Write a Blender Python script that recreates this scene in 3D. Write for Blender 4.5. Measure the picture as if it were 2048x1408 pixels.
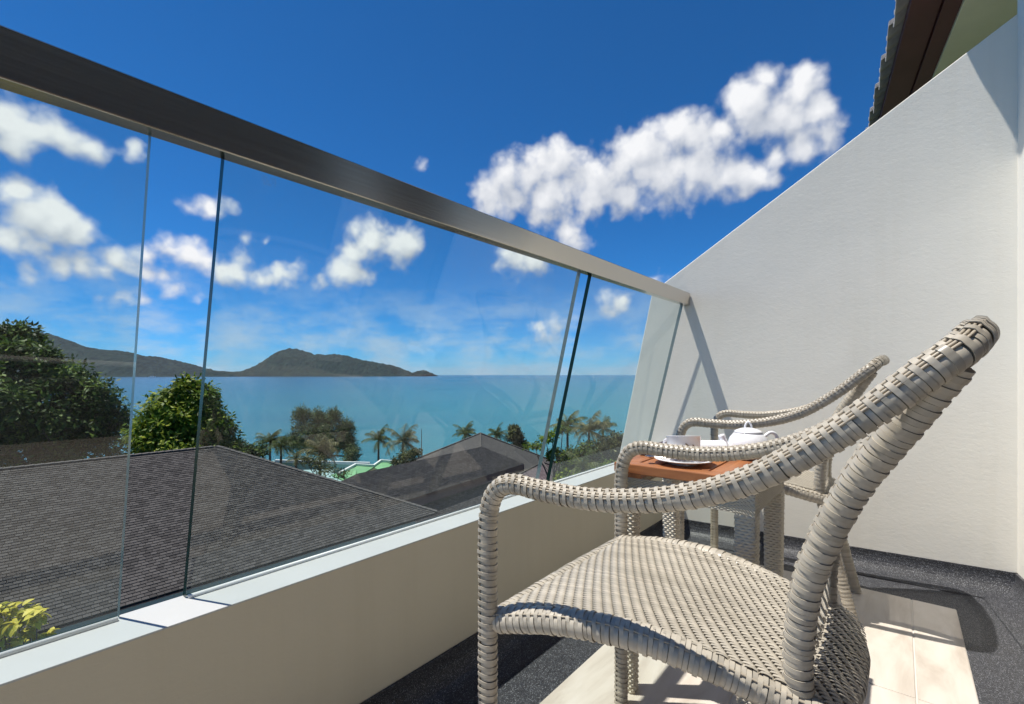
import bpy, math, random
import numpy as np
from mathutils import Vector, Matrix, Euler

for o in list(bpy.data.objects):
    bpy.data.objects.remove(o)
SC = bpy.context.scene
COL = SC.collection
R = math.radians
rng = np.random.default_rng(7)
random.seed(7)

# ------------------------------------------------------------------ camera
YAW = R(39.17)
EYE = 0.83
FPX = 950.0            # focal length in pixels of a 2048 wide picture
HOR = 749.0
cam_d = bpy.data.cameras.new("camera")
cam_d.sensor_width = 36.0
cam_d.lens = 36.0 * FPX / 2048.0
cam_d.shift_y = (HOR - 704.0) / 2048.0
cam_d.clip_start = 0.02
cam_d.clip_end = 120000.0
cam = bpy.data.objects.new("camera", cam_d)
COL.objects.link(cam)
cam.location = (0, 0, EYE)
cam.rotation_euler = (R(90), 0, YAW)
SC.camera = cam

SY, CY = math.sin(YAW), math.cos(YAW)

def spot(px, py, depth):
    """world point at a distance (metres along the view axis) in a bearing given in picture pixels"""
    u = (px - 1024.0) / FPX
    v = (HOR - py) / FPX
    return Vector(((u * CY - SY) * depth, (u * SY + CY) * depth, EYE + v * depth))

def bearing(px, py):
    return spot(px, py, 1.0) - Vector((0, 0, EYE))

# ------------------------------------------------------------------ light
SUN = Vector((-0.306, -0.215, 1.0)).normalized()      # towards the sun
sun_d = bpy.data.lights.new("sun", 'SUN')
sun_d.energy = 5.0
sun_d.angle = R(0.53)
sun_d.color = (1.0, 0.95, 0.87)
sun = bpy.data.objects.new("sun", sun_d)
COL.objects.link(sun)
sun.rotation_euler = (-SUN).to_track_quat('-Z', 'Y').to_euler()
sun.location = (0, 0, 30)

SC.view_settings.view_transform = 'Standard'
SC.view_settings.look = 'None'
SC.view_settings.gamma = 1.0
SC.view_settings.exposure = 0.26
SC.view_settings.use_curve_mapping = False
SC.cycles.use_denoising = True
SC.cycles.max_bounces = 6
SC.cycles.diffuse_bounces = 4
SC.cycles.glossy_bounces = 3
SC.cycles.transparent_max_bounces = 10
SC.cycles.use_adaptive_sampling = True
SC.cycles.adaptive_threshold = 0.02
SC.cycles.caustics_reflective = False
SC.cycles.caustics_refractive = False
SC.cycles.sample_clamp_indirect = 6.0

# ------------------------------------------------------------------ sky with cumulus
CLOUDS = [  # px, py, radius px: where the cumulus heads stand in the sky
 (978,388,46),(1012,366,52),(1060,352,52),(1122,326,52),(1110,388,54),(1180,372,58),(1238,338,60),(1288,300,58),(1345,262,48),
 (1388,270,52),(1400,335,66),(1462,340,58),(1506,352,42),(1330,362,62),(1255,395,46),(1090,410,40),(1535,362,24),(1035,402,38),(1085,402,36),(1180,408,30),(1440,270,40),(1300,340,50),
 (1482,196,40),(1522,158,30),(1500,222,50),(1560,225,58),(1612,150,30),(1602,190,48),(1646,224,44),(1592,252,40),
 (1555,305,36),(1606,288,42),(1658,278,42),(1684,250,22),
 (1136,462,36),(1152,482,26),(1025,520,40),(1066,518,40),(1306,554,16),(1332,557,16),
 (22,240,54),(80,268,50),(136,284,50),(188,302,38),(40,300,50),(266,302,24),(26,380,42),(60,426,62),(112,440,56),(160,470,40),
 (95,482,56),(15,470,54),(60,545,36),(115,532,38),(170,532,42),(208,542,36),(232,518,40),(28,577,22),(70,580,12),
 (300,500,30),(340,493,32),(385,506,32),(412,512,20),(290,542,26),(326,546,26),(200,598,24),(240,598,22),(280,596,16),
 (385,416,20),(420,406,26),(458,410,18),(445,540,26),(470,548,32),(520,556,32),(560,546,36),(596,530,20),(486,520,20),
 (738,486,42),(782,490,46),(812,496,36),(700,500,28),(640,556,22),(690,550,36),(726,552,22),(484,480,11),(526,490,9),(848,332,15),
 (355,580,18),(395,600,14),(1090,660,26),(1120,655,26),(1240,600,26),(1215,612,20),
]

def build_world():
    w = bpy.data.worlds.new("World")
    SC.world = w
    w.use_nodes = True
    nt = w.node_tree
    N, L = nt.nodes, nt.links
    N.clear()

    def field_group(name, blobs, detail):
        """direction -> cloud density, for the heads in one slice of the compass"""
        g = bpy.data.node_groups.new(name, 'ShaderNodeTree')
        g.interface.new_socket("dir", in_out='INPUT', socket_type='NodeSocketVector')
        g.interface.new_socket("d", in_out='OUTPUT', socket_type='NodeSocketFloat')
        gi = g.nodes.new('NodeGroupInput'); go = g.nodes.new('NodeGroupOutput')
        def gm(op, a=None, b=None, c=None):
            n = g.nodes.new('ShaderNodeMath'); n.operation = op
            for k, x in enumerate((a, b, c)):
                if x is None: continue
                if isinstance(x, (int, float)): n.inputs[k].default_value = x
                else: g.links.new(x, n.inputs[k])
            return n.outputs[0]
        wn = g.nodes.new('ShaderNodeTexNoise'); wn.inputs['Scale'].default_value = 16; wn.inputs['Detail'].default_value = 2
        g.links.new(gi.outputs[0], wn.inputs['Vector'])
        sub = g.nodes.new('ShaderNodeVectorMath'); sub.operation = 'SUBTRACT'; sub.inputs[1].default_value = (.5, .5, .5)
        g.links.new(wn.outputs['Color'], sub.inputs[0])
        scl = g.nodes.new('ShaderNodeVectorMath'); scl.operation = 'SCALE'; scl.inputs['Scale'].default_value = 0.045
        g.links.new(sub.outputs[0], scl.inputs[0])
        add = g.nodes.new('ShaderNodeVectorMath'); add.operation = 'ADD'
        g.links.new(gi.outputs[0], add.inputs[0]); g.links.new(scl.outputs[0], add.inputs[1])
        P = add.outputs[0]
        acc = None
        for (px, py, r) in blobs:
            b = bearing(px, py)
            rad = r * CLOUD_GROW / FPX / b.length ** 1.5
            b = b.normalized()
            dn = g.nodes.new('ShaderNodeVectorMath'); dn.operation = 'DISTANCE'
            g.links.new(P, dn.inputs[0]); dn.inputs[1].default_value = b
            pk = min(1.0, max(0.40, r / 38.0))
            rad *= 1.0 + 0.25 * (1 - pk)
            v = gm('MULTIPLY_ADD', dn.outputs['Value'], -pk / rad, pk)
            acc = v if acc is None else gm('SMOOTH_MAX', acc, v, 0.6)
        n1 = g.nodes.new('ShaderNodeTexNoise'); n1.inputs['Scale'].default_value = 22; n1.inputs['Detail'].default_value = detail
        n1.inputs['Roughness'].default_value = 0.46
        g.links.new(gi.outputs[0], n1.inputs['Vector'])
        n2 = g.nodes.new('ShaderNodeTexVoronoi'); n2.feature = 'F1'; n2.inputs['Scale'].default_value = 70
        g.links.new(P, n2.inputs['Vector'])
        fb = gm('MULTIPLY_ADD', n1.outputs['Fac'], 1.5, -0.73)
        vb = gm('MULTIPLY_ADD', n2.outputs['Distance'], -0.20 if detail > 4 else 0.0, 0.08)
        cl = gm('MINIMUM', gm('MAXIMUM', acc, -1.0), 0.85)
        g.links.new(gm('ADD', gm('ADD', cl, fb), vb), go.inputs[0])
        return g

    tc = N.new('ShaderNodeTexCoord')
    nrm = N.new('ShaderNodeVectorMath'); nrm.operation = 'NORMALIZE'
    L.new(tc.outputs['Generated'], nrm.inputs[0])
    D = nrm.outputs[0]
    def m(op, a=None, b=None, c=None, clamp=False):
        n = N.new('ShaderNodeMath'); n.operation = op; n.use_clamp = clamp
        for k, x in enumerate((a, b, c)):
            if x is None: continue
            if isinstance(x, (int, float)): n.inputs[k].default_value = x
            else: L.new(x, n.inputs[k])
        return n.outputs[0]
    sep = N.new('ShaderNodeSeparateXYZ'); L.new(D, sep.inputs[0])
    elev = sep.outputs['Z']
    # clear sky
    sky = N.new('ShaderNodeTexSky'); sky.sky_type = 'NISHITA'; sky.sun_disc = False
    sky.sun_elevation = math.asin(SUN.z)
    sky.sun_rotation = math.atan2(SUN.x, SUN.y)
    sky.altitude = 20; sky.air_density = 0.65; sky.dust_density = 0.0; sky.ozone_density = 3.5
    tint = N.new('ShaderNodeVectorMath'); tint.operation = 'MULTIPLY'; tint.inputs[1].default_value = SKY_TINT
    L.new(sky.outputs[0], tint.inputs[0])
    # thin low streaks near the horizon
    mp = N.new('ShaderNodeMapping'); L.new(D, mp.inputs['Vector']); mp.inputs['Scale'].default_value = (1, 1, 2.4)
    wisp = N.new('ShaderNodeTexNoise'); L.new(mp.outputs[0], wisp.inputs['Vector'])
    wisp.inputs['Scale'].default_value = 8; wisp.inputs['Detail'].default_value = 7; wisp.inputs['Roughness'].default_value = 0.62
    wm = N.new('ShaderNodeMapRange'); wm.interpolation_type = 'SMOOTHSTEP'
    L.new(wisp.outputs['Fac'], wm.inputs['Value']); wm.inputs['From Min'].default_value = 0.38; wm.inputs['From Max'].default_value = 0.70
    band = N.new('ShaderNodeMapRange'); L.new(elev, band.inputs['Value'])
    band.inputs['From Min'].default_value = 0.20; band.inputs['From Max'].default_value = 0.06
    wa = m('MULTIPLY', m('MULTIPLY', wm.outputs[0], band.outputs[0]), 0.70)
    mx0 = N.new('ShaderNodeMix'); mx0.data_type = 'RGBA'
    L.new(wa, mx0.inputs['Factor']); L.new(tint.outputs[0], mx0.inputs['A']); mx0.inputs['B'].default_value = (4.6, 5.6, 6.6, 1)
    SKYC = mx0.outputs['Result']
    def shaded(alpha, lit):
        cc = N.new('ShaderNodeMix'); cc.data_type = 'RGBA'
        L.new(lit, cc.inputs['Factor'])
        cc.inputs['A'].default_value = (2.4, 2.9, 3.9, 1); cc.inputs['B'].default_value = (7.9, 7.95, 8.1, 1)
        mx = N.new('ShaderNodeMix'); mx.data_type = 'RGBA'
        L.new(alpha, mx.inputs['Factor']); L.new(SKYC, mx.inputs['A']); L.new(cc.outputs['Result'], mx.inputs['B'])
        bg = N.new('ShaderNodeBackground'); bg.inputs['Strength'].default_value = SKY_STR
        L.new(mx.outputs['Result'], bg.inputs['Color'])
        return bg.outputs[0]
    def smooth(v, a, b):
        r = N.new('ShaderNodeMapRange'); r.interpolation_type = 'SMOOTHSTEP'
        L.new(v, r.inputs['Value']); r.inputs['From Min'].default_value = a; r.inputs['From Max'].default_value = b
        return r.outputs[0]
    # the heads in view, slice by slice of the compass
    off = N.new('ShaderNodeVectorMath'); off.operation = 'ADD'
    L.new(D, off.inputs[0]); off.inputs[1].default_value = (-0.010, 0.0, 0.036)
    vf = N.new('ShaderNodeVectorMath'); vf.operation = 'DOT_PRODUCT'; L.new(D, vf.inputs[0]); vf.inputs[1].default_value = (-SY, CY, 0)
    vr = N.new('ShaderNodeVectorMath'); vr.operation = 'DOT_PRODUCT'; L.new(D, vr.inputs[0]); vr.inputs[1].default_value = (CY, SY, 0)
    az = m('ARCTAN2', vr.outputs['Value'], vf.outputs['Value'])
    cuts = [-400, 150, 300, 620, 900, 1230, 1480, 1900]
    low = m('LESS_THAN', elev, 0.62)
    A0 = math.atan((cuts[0] - 1024) / FPX); A1 = math.atan((cuts[-1] - 1024) / FPX)
    away = m('MAXIMUM', m('MAXIMUM', smooth(az, A1, A1 + 0.35), smooth(az, A0, A0 - 0.35)), smooth(elev, 0.62, 0.80))
    # everywhere else: the same kind of scattered cumulus, from plain noise
    gn = N.new('ShaderNodeTexNoise'); L.new(D, gn.inputs['Vector']); gn.inputs['Scale'].default_value = 4.5; gn.inputs['Detail'].default_value = 6
    surf = shaded(m('MULTIPLY', smooth(gn.outputs['Fac'], 0.58, 0.68), m('MULTIPLY', smooth(elev, 0.0, 0.1), away)), smooth(gn.outputs['Fac'], 0.8, 0.5))
    for k, (a, b) in enumerate(zip(cuts[:-1], cuts[1:])):
        blobs = [c for c in CLOUDS if c[0] + c[2] * 1.3 + 60 > a and c[0] - c[2] * 1.3 - 60 < b]
        g = field_group("cumulus_slice", blobs, 7); gs = field_group("cumulus_bulk", blobs, 3)
        def grp(v, g_):
            n = N.new('ShaderNodeGroup'); n.node_tree = g_; L.new(v, n.inputs[0]); return n.outputs[0]
        d1 = grp(D, g); ds = grp(D, gs); d2 = grp(off.outputs[0], gs)
        alpha = smooth(d1, -0.07, 0.72)
        lit = m('MULTIPLY_ADD', m('SUBTRACT', ds, d2), 0.62, m('MULTIPLY_ADD', d1, 0.06, 0.44), clamp=True)
        bgk = shaded(alpha, lit)
        a0 = math.atan((a - 1024) / FPX); a1 = math.atan((b - 1024) / FPX)
        inside = m('MULTIPLY', m('MULTIPLY', m('GREATER_THAN', az, a0), m('LESS_THAN', az, a1)), low)
        ms = N.new('ShaderNodeMixShader'); L.new(inside, ms.inputs[0]); L.new(surf, ms.inputs[1]); L.new(bgk, ms.inputs[2])
        surf = ms.outputs[0]
    out = N.new('ShaderNodeOutputWorld'); L.new(surf, out.inputs['Surface'])
    w.cycles.sampling_method="NONE"

CLOUD_GROW = 1.10
SKY_TINT = (0.09, 0.68, 1.12)
SKY_STR = 0.1
build_world()

# ------------------------------------------------------------------ materials
def newmat(name):
    m = bpy.data.materials.new(name); m.use_nodes = True
    nt = m.node_tree
    b = nt.nodes['Principled BSDF']
    return m, nt, b

def nd(nt, t, **kw):
    n = nt.nodes.new(t)
    for k, v in kw.items():
        if k in n.inputs: n.inputs[k].default_value = v
        else: setattr(n, k, v)
    return n

def plain(name, col, rough=0.5, spec=0.5, metal=0.0, var=0.0, vscale=8.0, bump=0.0, bscale=60.0, bdetail=4, bdist=0.002, stretch=None, coat=0.0):
    """one base colour with slow mottling and fine relief"""
    m, nt, b = newmat(name)
    b.inputs['Base Color'].default_value = (*col, 1)
    b.inputs['Roughness'].default_value = rough
    b.inputs['Specular IOR Level'].default_value = spec
    b.inputs['Metallic'].default_value = metal
    b.inputs['Coat Weight'].default_value = coat
    tc = nd(nt, 'ShaderNodeTexCoord')
    vec = tc.outputs['Object']
    if stretch:
        mp = nd(nt, 'ShaderNodeMapping'); mp.inputs['Scale'].default_value = stretch
        nt.links.new(vec, mp.inputs['Vector']); vec = mp.outputs[0]
    if var:
        n = nd(nt, 'ShaderNodeTexNoise', Scale=vscale, Detail=6.0, Roughness=0.6); nt.links.new(vec, n.inputs['Vector'])
        mr = nd(nt, 'ShaderNodeMapRange'); nt.links.new(n.outputs['Fac'], mr.inputs['Value'])
        mr.inputs['From Min'].default_value = 0.3; mr.inputs['From Max'].default_value = 0.7
        mr.inputs['To Min'].default_value = 1 - var; mr.inputs['To Max'].default_value = 1 + var
        s = nd(nt, 'ShaderNodeVectorMath', operation='SCALE'); s.inputs[0].default_value = col
        nt.links.new(mr.outputs[0], s.inputs['Scale']); nt.links.new(s.outputs[0], b.inputs['Base Color'])
    if bump:
        n = nd(nt, 'ShaderNodeTexNoise', Scale=bscale, Detail=float(bdetail), Roughness=0.6); nt.links.new(vec, n.inputs['Vector'])
        bp = nd(nt, 'ShaderNodeBump', Strength=bump, Distance=bdist); nt.links.new(n.outputs['Fac'], bp.inputs['Height'])
        nt.links.new(bp.outputs[0], b.inputs['Normal'])
    return m

def ramp(nt, fac, stops):
    r = nt.nodes.new('ShaderNodeValToRGB')
    e = r.color_ramp.elements
    e[0].position, e[0].color = stops[0][0], (*stops[0][1], 1)
    e[1].position, e[1].color = stops[-1][0], (*stops[-1][1], 1)
    for p, c in stops[1:-1]:
        x = e.new(p); x.color = (*c, 1)
    nt.links.new(fac, r.inputs[0])
    return r.outputs['Color']

def piece_random(nt):
    """0..1 that differs from piece to piece, joined or not"""
    oi = nd(nt, 'ShaderNodeObjectInfo'); ge = nd(nt, 'ShaderNodeNewGeometry')
    a = nd(nt, 'ShaderNodeMath', operation='ADD')
    nt.links.new(oi.outputs['Random'], a.inputs[0]); nt.links.new(ge.outputs['Random Per Island'], a.inputs[1])
    f = nd(nt, 'ShaderNodeMath', operation='FRACT'); nt.links.new(a.outputs[0], f.inputs[0])
    return f.outputs[0]

M = {}
def mat_plaster(name, col, bump, dist):
    m, nt, b = newmat(name)
    tc = nd(nt, 'ShaderNodeTexCoord')
    n1 = nd(nt, 'ShaderNodeTexNoise', Scale=1.7, Detail=5.0, Roughness=0.6); nt.links.new(tc.outputs['Object'], n1.inputs['Vector'])
    c = ramp(nt, n1.outputs['Fac'], [(0.3, tuple(x * 0.94 for x in col)), (0.7, col)])
    ms = nd(nt, 'ShaderNodeMapping'); ms.inputs['Scale'].default_value = (9, 9, 0.45); nt.links.new(tc.outputs['Object'], ms.inputs['Vector'])
    n4 = nd(nt, 'ShaderNodeTexNoise', Scale=1.0, Detail=7.0, Roughness=0.7); nt.links.new(ms.outputs[0], n4.inputs['Vector'])
    c4 = ramp(nt, n4.outputs['Fac'], [(0.28, (0.965, 0.96, 0.945)), (0.50, (1, 1, 1))])
    m4 = nd(nt, 'ShaderNodeMix', data_type='RGBA', blend_type='MULTIPLY'); m4.inputs['Factor'].default_value = 1.0
    nt.links.new(c, m4.inputs['A']); nt.links.new(c4, m4.inputs['B']); c = m4.outputs['Result']
    nt.links.new(c, b.inputs['Base Color'])
    b.inputs['Roughness'].default_value = 0.75; b.inputs['Specular IOR Level'].default_value = 0.25
    mp = nd(nt, 'ShaderNodeMapping'); mp.inputs['Scale'].default_value = (1, 1, 1.7); nt.links.new(tc.outputs['Object'], mp.inputs['Vector'])
    n2 = nd(nt, 'ShaderNodeTexNoise', Scale=55.0, Detail=5.0, Roughness=0.6, Distortion=0.6); nt.links.new(mp.outputs[0], n2.inputs['Vector'])
    n3 = nd(nt, 'ShaderNodeTexNoise', Scale=5.0, Detail=3.0); nt.links.new(tc.outputs['Object'], n3.inputs['Vector'])
    ad = nd(nt, 'ShaderNodeMath', operation='MULTIPLY_ADD'); nt.links.new(n3.outputs['Fac'], ad.inputs[0]); ad.inputs[1].default_value = 3.0
    nt.links.new(n2.outputs['Fac'], ad.inputs[2])
    bp = nd(nt, 'ShaderNodeBump', Strength=bump, Distance=dist); nt.links.new(ad.outputs[0], bp.inputs['Height'])
    nt.links.new(bp.outputs[0], b.inputs['Normal'])
    return m
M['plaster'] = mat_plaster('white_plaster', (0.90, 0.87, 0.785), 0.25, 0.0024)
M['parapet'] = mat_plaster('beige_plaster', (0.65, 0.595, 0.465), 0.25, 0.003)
M['sill'] = plain('sill_paint', (0.50, 0.51, 0.50), 0.6, 0.3, var=0.03, vscale=6, bump=0.12, bscale=40, bdist=0.003)
M['sealant'] = plain('sealant', (0.78, 0.80, 0.80), 0.4, 0.5)

def mat_membrane():
    m, nt, b = newmat('black_grit_membrane')
    tc = nd(nt, 'ShaderNodeTexCoord')
    v = nd(nt, 'ShaderNodeTexVoronoi', Scale=650.0); nt.links.new(tc.outputs['Object'], v.inputs['Vector'])
    sx = nd(nt, 'ShaderNodeSeparateColor'); nt.links.new(v.outputs['Color'], sx.inputs[0])
    c = ramp(nt, sx.outputs[0], [(0.0, (0.016, 0.017, 0.021)), (0.6, (0.04, 0.041, 0.048)), (0.88, (0.085, 0.088, 0.1)), (0.97, (0.30, 0.31, 0.33))])
    nt.links.new(c, b.inputs['Base Color'])
    b.inputs['Roughness'].default_value = 0.42
    bp = nd(nt, 'ShaderNodeBump', Strength=0.9, Distance=0.0014); nt.links.new(sx.outputs[1], bp.inputs['Height'])
    nt.links.new(bp.outputs[0], b.inputs['Normal'])
    return m
M['membrane'] = mat_membrane()

def mat_tile():
    m, nt, b = newmat('travertine_tile')
    tc = nd(nt, 'ShaderNodeTexCoord')
    mp = nd(nt, 'ShaderNodeMapping'); mp.inputs['Scale'].default_value = (5.5, 1.3, 3); mp.inputs['Rotation'].default_value = (0, 0, 0.35)
    nt.links.new(tc.outputs['Object'], mp.inputs['Vector'])
    n = nd(nt, 'ShaderNodeTexNoise', Scale=2.0, Detail=8.0, Roughness=0.62, Distortion=0.4); nt.links.new(mp.outputs[0], n.inputs['Vector'])
    c = ramp(nt, n.outputs['Fac'], [(0.32, (0.46, 0.40, 0.335)), (0.5, (0.59, 0.535, 0.465)), (0.7, (0.66, 0.61, 0.55))])
    nt.links.new(c, b.inputs['Base Color'])
    b.inputs['Roughness'].default_value = 0.42
    return m
M['tile'] = mat_tile()
M['grout'] = plain('grout', (0.62, 0.58, 0.52), 0.8)

def mat_glass():
    m, nt, b = newmat('clear_glass')
    nt.nodes.remove(b)
    out = nt.nodes['Material Output']
    tr = nd(nt, 'ShaderNodeBsdfTransparent'); tr.inputs['Color'].default_value = (0.93, 0.965, 0.955, 1)
    gl = nd(nt, 'ShaderNodeBsdfGlossy'); gl.inputs['Roughness'].default_value = 0.0; gl.inputs['Color'].default_value = (1, 1, 1, 1)
    fr = nd(nt, 'ShaderNodeFresnel', IOR=1.5)
    ge = nd(nt, 'ShaderNodeNewGeometry')
    inv = nd(nt, 'ShaderNodeMath', operation='SUBTRACT'); inv.inputs[0].default_value = 1.0; nt.links.new(ge.outputs['Backfacing'], inv.inputs[1])
    f1 = nd(nt, 'ShaderNodeMath', operation='MULTIPLY'); nt.links.new(fr.outputs[0], f1.inputs[0]); nt.links.new(inv.outputs[0], f1.inputs[1])
    f2 = nd(nt, 'ShaderNodeMath', operation='MULTIPLY'); nt.links.new(f1.outputs[0], f2.inputs[0]); f2.inputs[1].default_value = 0.8
    mx = nd(nt, 'ShaderNodeMixShader'); nt.links.new(f2.outputs[0], mx.inputs[0]); nt.links.new(tr.outputs[0], mx.inputs[1]); nt.links.new(gl.outputs[0], mx.inputs[2])
    tc = nd(nt, 'ShaderNodeTexCoord')
    mp = nd(nt, 'ShaderNodeMapping'); mp.inputs['Scale'].default_value = (5, 5, 1.2); nt.links.new(tc.outputs['Object'], mp.inputs['Vector'])
    dn = nd(nt, 'ShaderNodeTexNoise', Scale=1.6, Detail=9.0, Roughness=0.72); nt.links.new(mp.outputs[0], dn.inputs['Vector'])
    dr_ = nd(nt, 'ShaderNodeMapRange'); nt.links.new(dn.outputs['Fac'], dr_.inputs['Value']); dr_.inputs['From Min'].default_value = 0.42; dr_.inputs['From Max'].default_value = 0.75
    dr_.inputs['To Min'].default_value = 0.004; dr_.inputs['To Max'].default_value = 0.030
    df = nd(nt, 'ShaderNodeBsdfDiffuse'); df.inputs['Color'].default_value = (0.75, 0.74, 0.70, 1)
    mx2 = nd(nt, 'ShaderNodeMixShader'); nt.links.new(dr_.outputs[0], mx2.inputs[0]); nt.links.new(mx.outputs[0], mx2.inputs[1]); nt.links.new(df.outputs[0], mx2.inputs[2])
    nt.links.new(mx2.outputs[0], out.inputs['Surface'])
    return m
M['glass'] = mat_glass()
M['glass_edge'] = plain('green_glass_edge', (0.004, 0.022, 0.019), 0.25, 0.3)
M['glass_edge_pale'] = plain('pale_glass_edge', (0.13, 0.19, 0.20), 0.15, 0.5)  # same glass, paler and glossier on the far cut edges
def mat_etch():
    m, nt, b = newmat('etched_mark')
    b.inputs['Base Color'].default_value = (0.5, 0.58, 0.62, 1); b.inputs['Alpha'].default_value = 0.22
    return m
M['etch'] = mat_etch()

def mat_steel():
    m, nt, b = newmat('brushed_steel')
    b.inputs['Base Color'].default_value = (0.66, 0.60, 0.52, 1); b.inputs['Metallic'].default_value = 1.0
    tc = nd(nt, 'ShaderNodeTexCoord')
    mp = nd(nt, 'ShaderNodeMapping'); mp.inputs['Scale'].default_value = (300, 2.0, 300); nt.links.new(tc.outputs['Object'], mp.inputs['Vector'])
    n = nd(nt, 'ShaderNodeTexNoise', Scale=1.0, Detail=4.0); nt.links.new(mp.outputs[0], n.inputs['Vector'])
    mr = nd(nt, 'ShaderNodeMapRange'); nt.links.new(n.outputs['Fac'], mr.inputs['Value']); mr.inputs['To Min'].default_value = 0.13; mr.inputs['To Max'].default_value = 0.30
    nt.links.new(mr.outputs[0], b.inputs['Roughness'])
    bp = nd(nt, 'ShaderNodeBump', Strength=0.06, Distance=0.001); nt.links.new(n.outputs['Fac'], bp.inputs['Height']); nt.links.new(bp.outputs[0], b.inputs['Normal'])
    return m
M['steel'] = mat_steel()

def mat_wicker(name, col, rough):
    m, nt, b = newmat(name)
    f = piece_random(nt)
    c = ramp(nt, f, [(0.0, tuple(x * 0.80 for x in col)), (0.5, col), (1.0, tuple(min(1, x * 1.10) for x in col))])
    tc = nd(nt, 'ShaderNodeTexCoord')
    n = nd(nt, 'ShaderNodeTexNoise', Scale=9.0, Detail=5.0); nt.links.new(tc.outputs['Object'], n.inputs['Vector'])
    mx = nd(nt, 'ShaderNodeMix', data_type='RGBA', blend_type='MULTIPLY'); mx.inputs['Factor'].default_value = 1.0
    c2 = ramp(nt, n.outputs['Fac'], [(0.3, (0.86, 0.85, 0.83)), (0.65, (1, 1, 1))])
    nt.links.new(c, mx.inputs['A']); nt.links.new(c2, mx.inputs['B'])
    nt.links.new(mx.outputs['Result'], b.inputs['Base Color'])
    b.inputs['Roughness'].default_value = rough; b.inputs['Specular IOR Level'].default_value = 0.45
    return m
M['wicker'] = mat_wicker('beige_resin_wicker', (0.49, 0.445, 0.365), 0.36)
M['reed'] = mat_wicker('tan_resin_reed', (0.46, 0.40, 0.31), 0.40)
M['core'] = plain('wicker_core', (0.27, 0.245, 0.20), 0.7)  # dark tone for the tube cores and the seat's gap-shade sheet
M['table_weave'] = mat_wicker('table_wicker', (0.66, 0.61, 0.50), 0.42)
def mat_teak(name, st):
    m, nt, b = newmat(name)
    tc = nd(nt, 'ShaderNodeTexCoord')
    mp = nd(nt, 'ShaderNodeMapping'); mp.inputs['Scale'].default_value = st; nt.links.new(tc.outputs['Object'], mp.inputs['Vector'])
    n = nd(nt, 'ShaderNodeTexNoise', Scale=1.0, Detail=6.0, Distortion=0.8); nt.links.new(mp.outputs[0], n.inputs['Vector'])
    c = ramp(nt, n.outputs['Fac'], [(0.3, (0.25, 0.092, 0.036)), (0.7, (0.43, 0.18, 0.07))])
    nt.links.new(c, b.inputs['Base Color']); b.inputs['Roughness'].default_value = 0.42
    return m
M['teak'] = mat_teak('oiled_teak', (60, 4.0, 60))
M['teak_x'] = mat_teak('oiled_teak_crosswise', (4.0, 60, 60))
M['china'] = plain('white_china', (0.88, 0.88, 0.89), 0.12, 0.5, coat=0.3)
M['gold'] = plain('gold_print', (0.28, 0.20, 0.09), 0.35)
M['cotton'] = plain('white_cotton', (0.80, 0.80, 0.83), 0.9, 0.1, bump=0.4, bscale=300, bdist=0.002)
M['maroon'] = plain('maroon_leather', (0.05, 0.018, 0.022), 0.45, 0.4, bump=0.2, bscale=200)
M['tea'] = plain('tea', (0.12, 0.03, 0.008), 0.05)
M['fascia'] = plain('purple_brown_board', (0.13, 0.048, 0.058), 0.5, 0.4, var=0.15, vscale=3)
M['soffit'] = plain('cream_soffit', (0.94, 0.90, 0.76), 0.7, var=0.03)
M['cement_tile'] = plain('grey_cement_tile', (0.40, 0.38, 0.36), 0.8, 0.2, var=0.25, vscale=14, bump=0.5, bscale=50, bdist=0.006)
M['room_dark'] = plain('dim_room', (0.10, 0.085, 0.07), 0.8)
M['door_glass'] = plain('dim_room_door_pane', (0.14, 0.11, 0.09), 0.5, 0.12)  # opaque brown painted in place of the dim room behind the door
M['door_frame'] = plain('bronze_frame', (0.06, 0.05, 0.045), 0.4, 0.5)
M['curtain'] = plain('pale_curtain', (0.72, 0.68, 0.60), 0.9)

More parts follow.
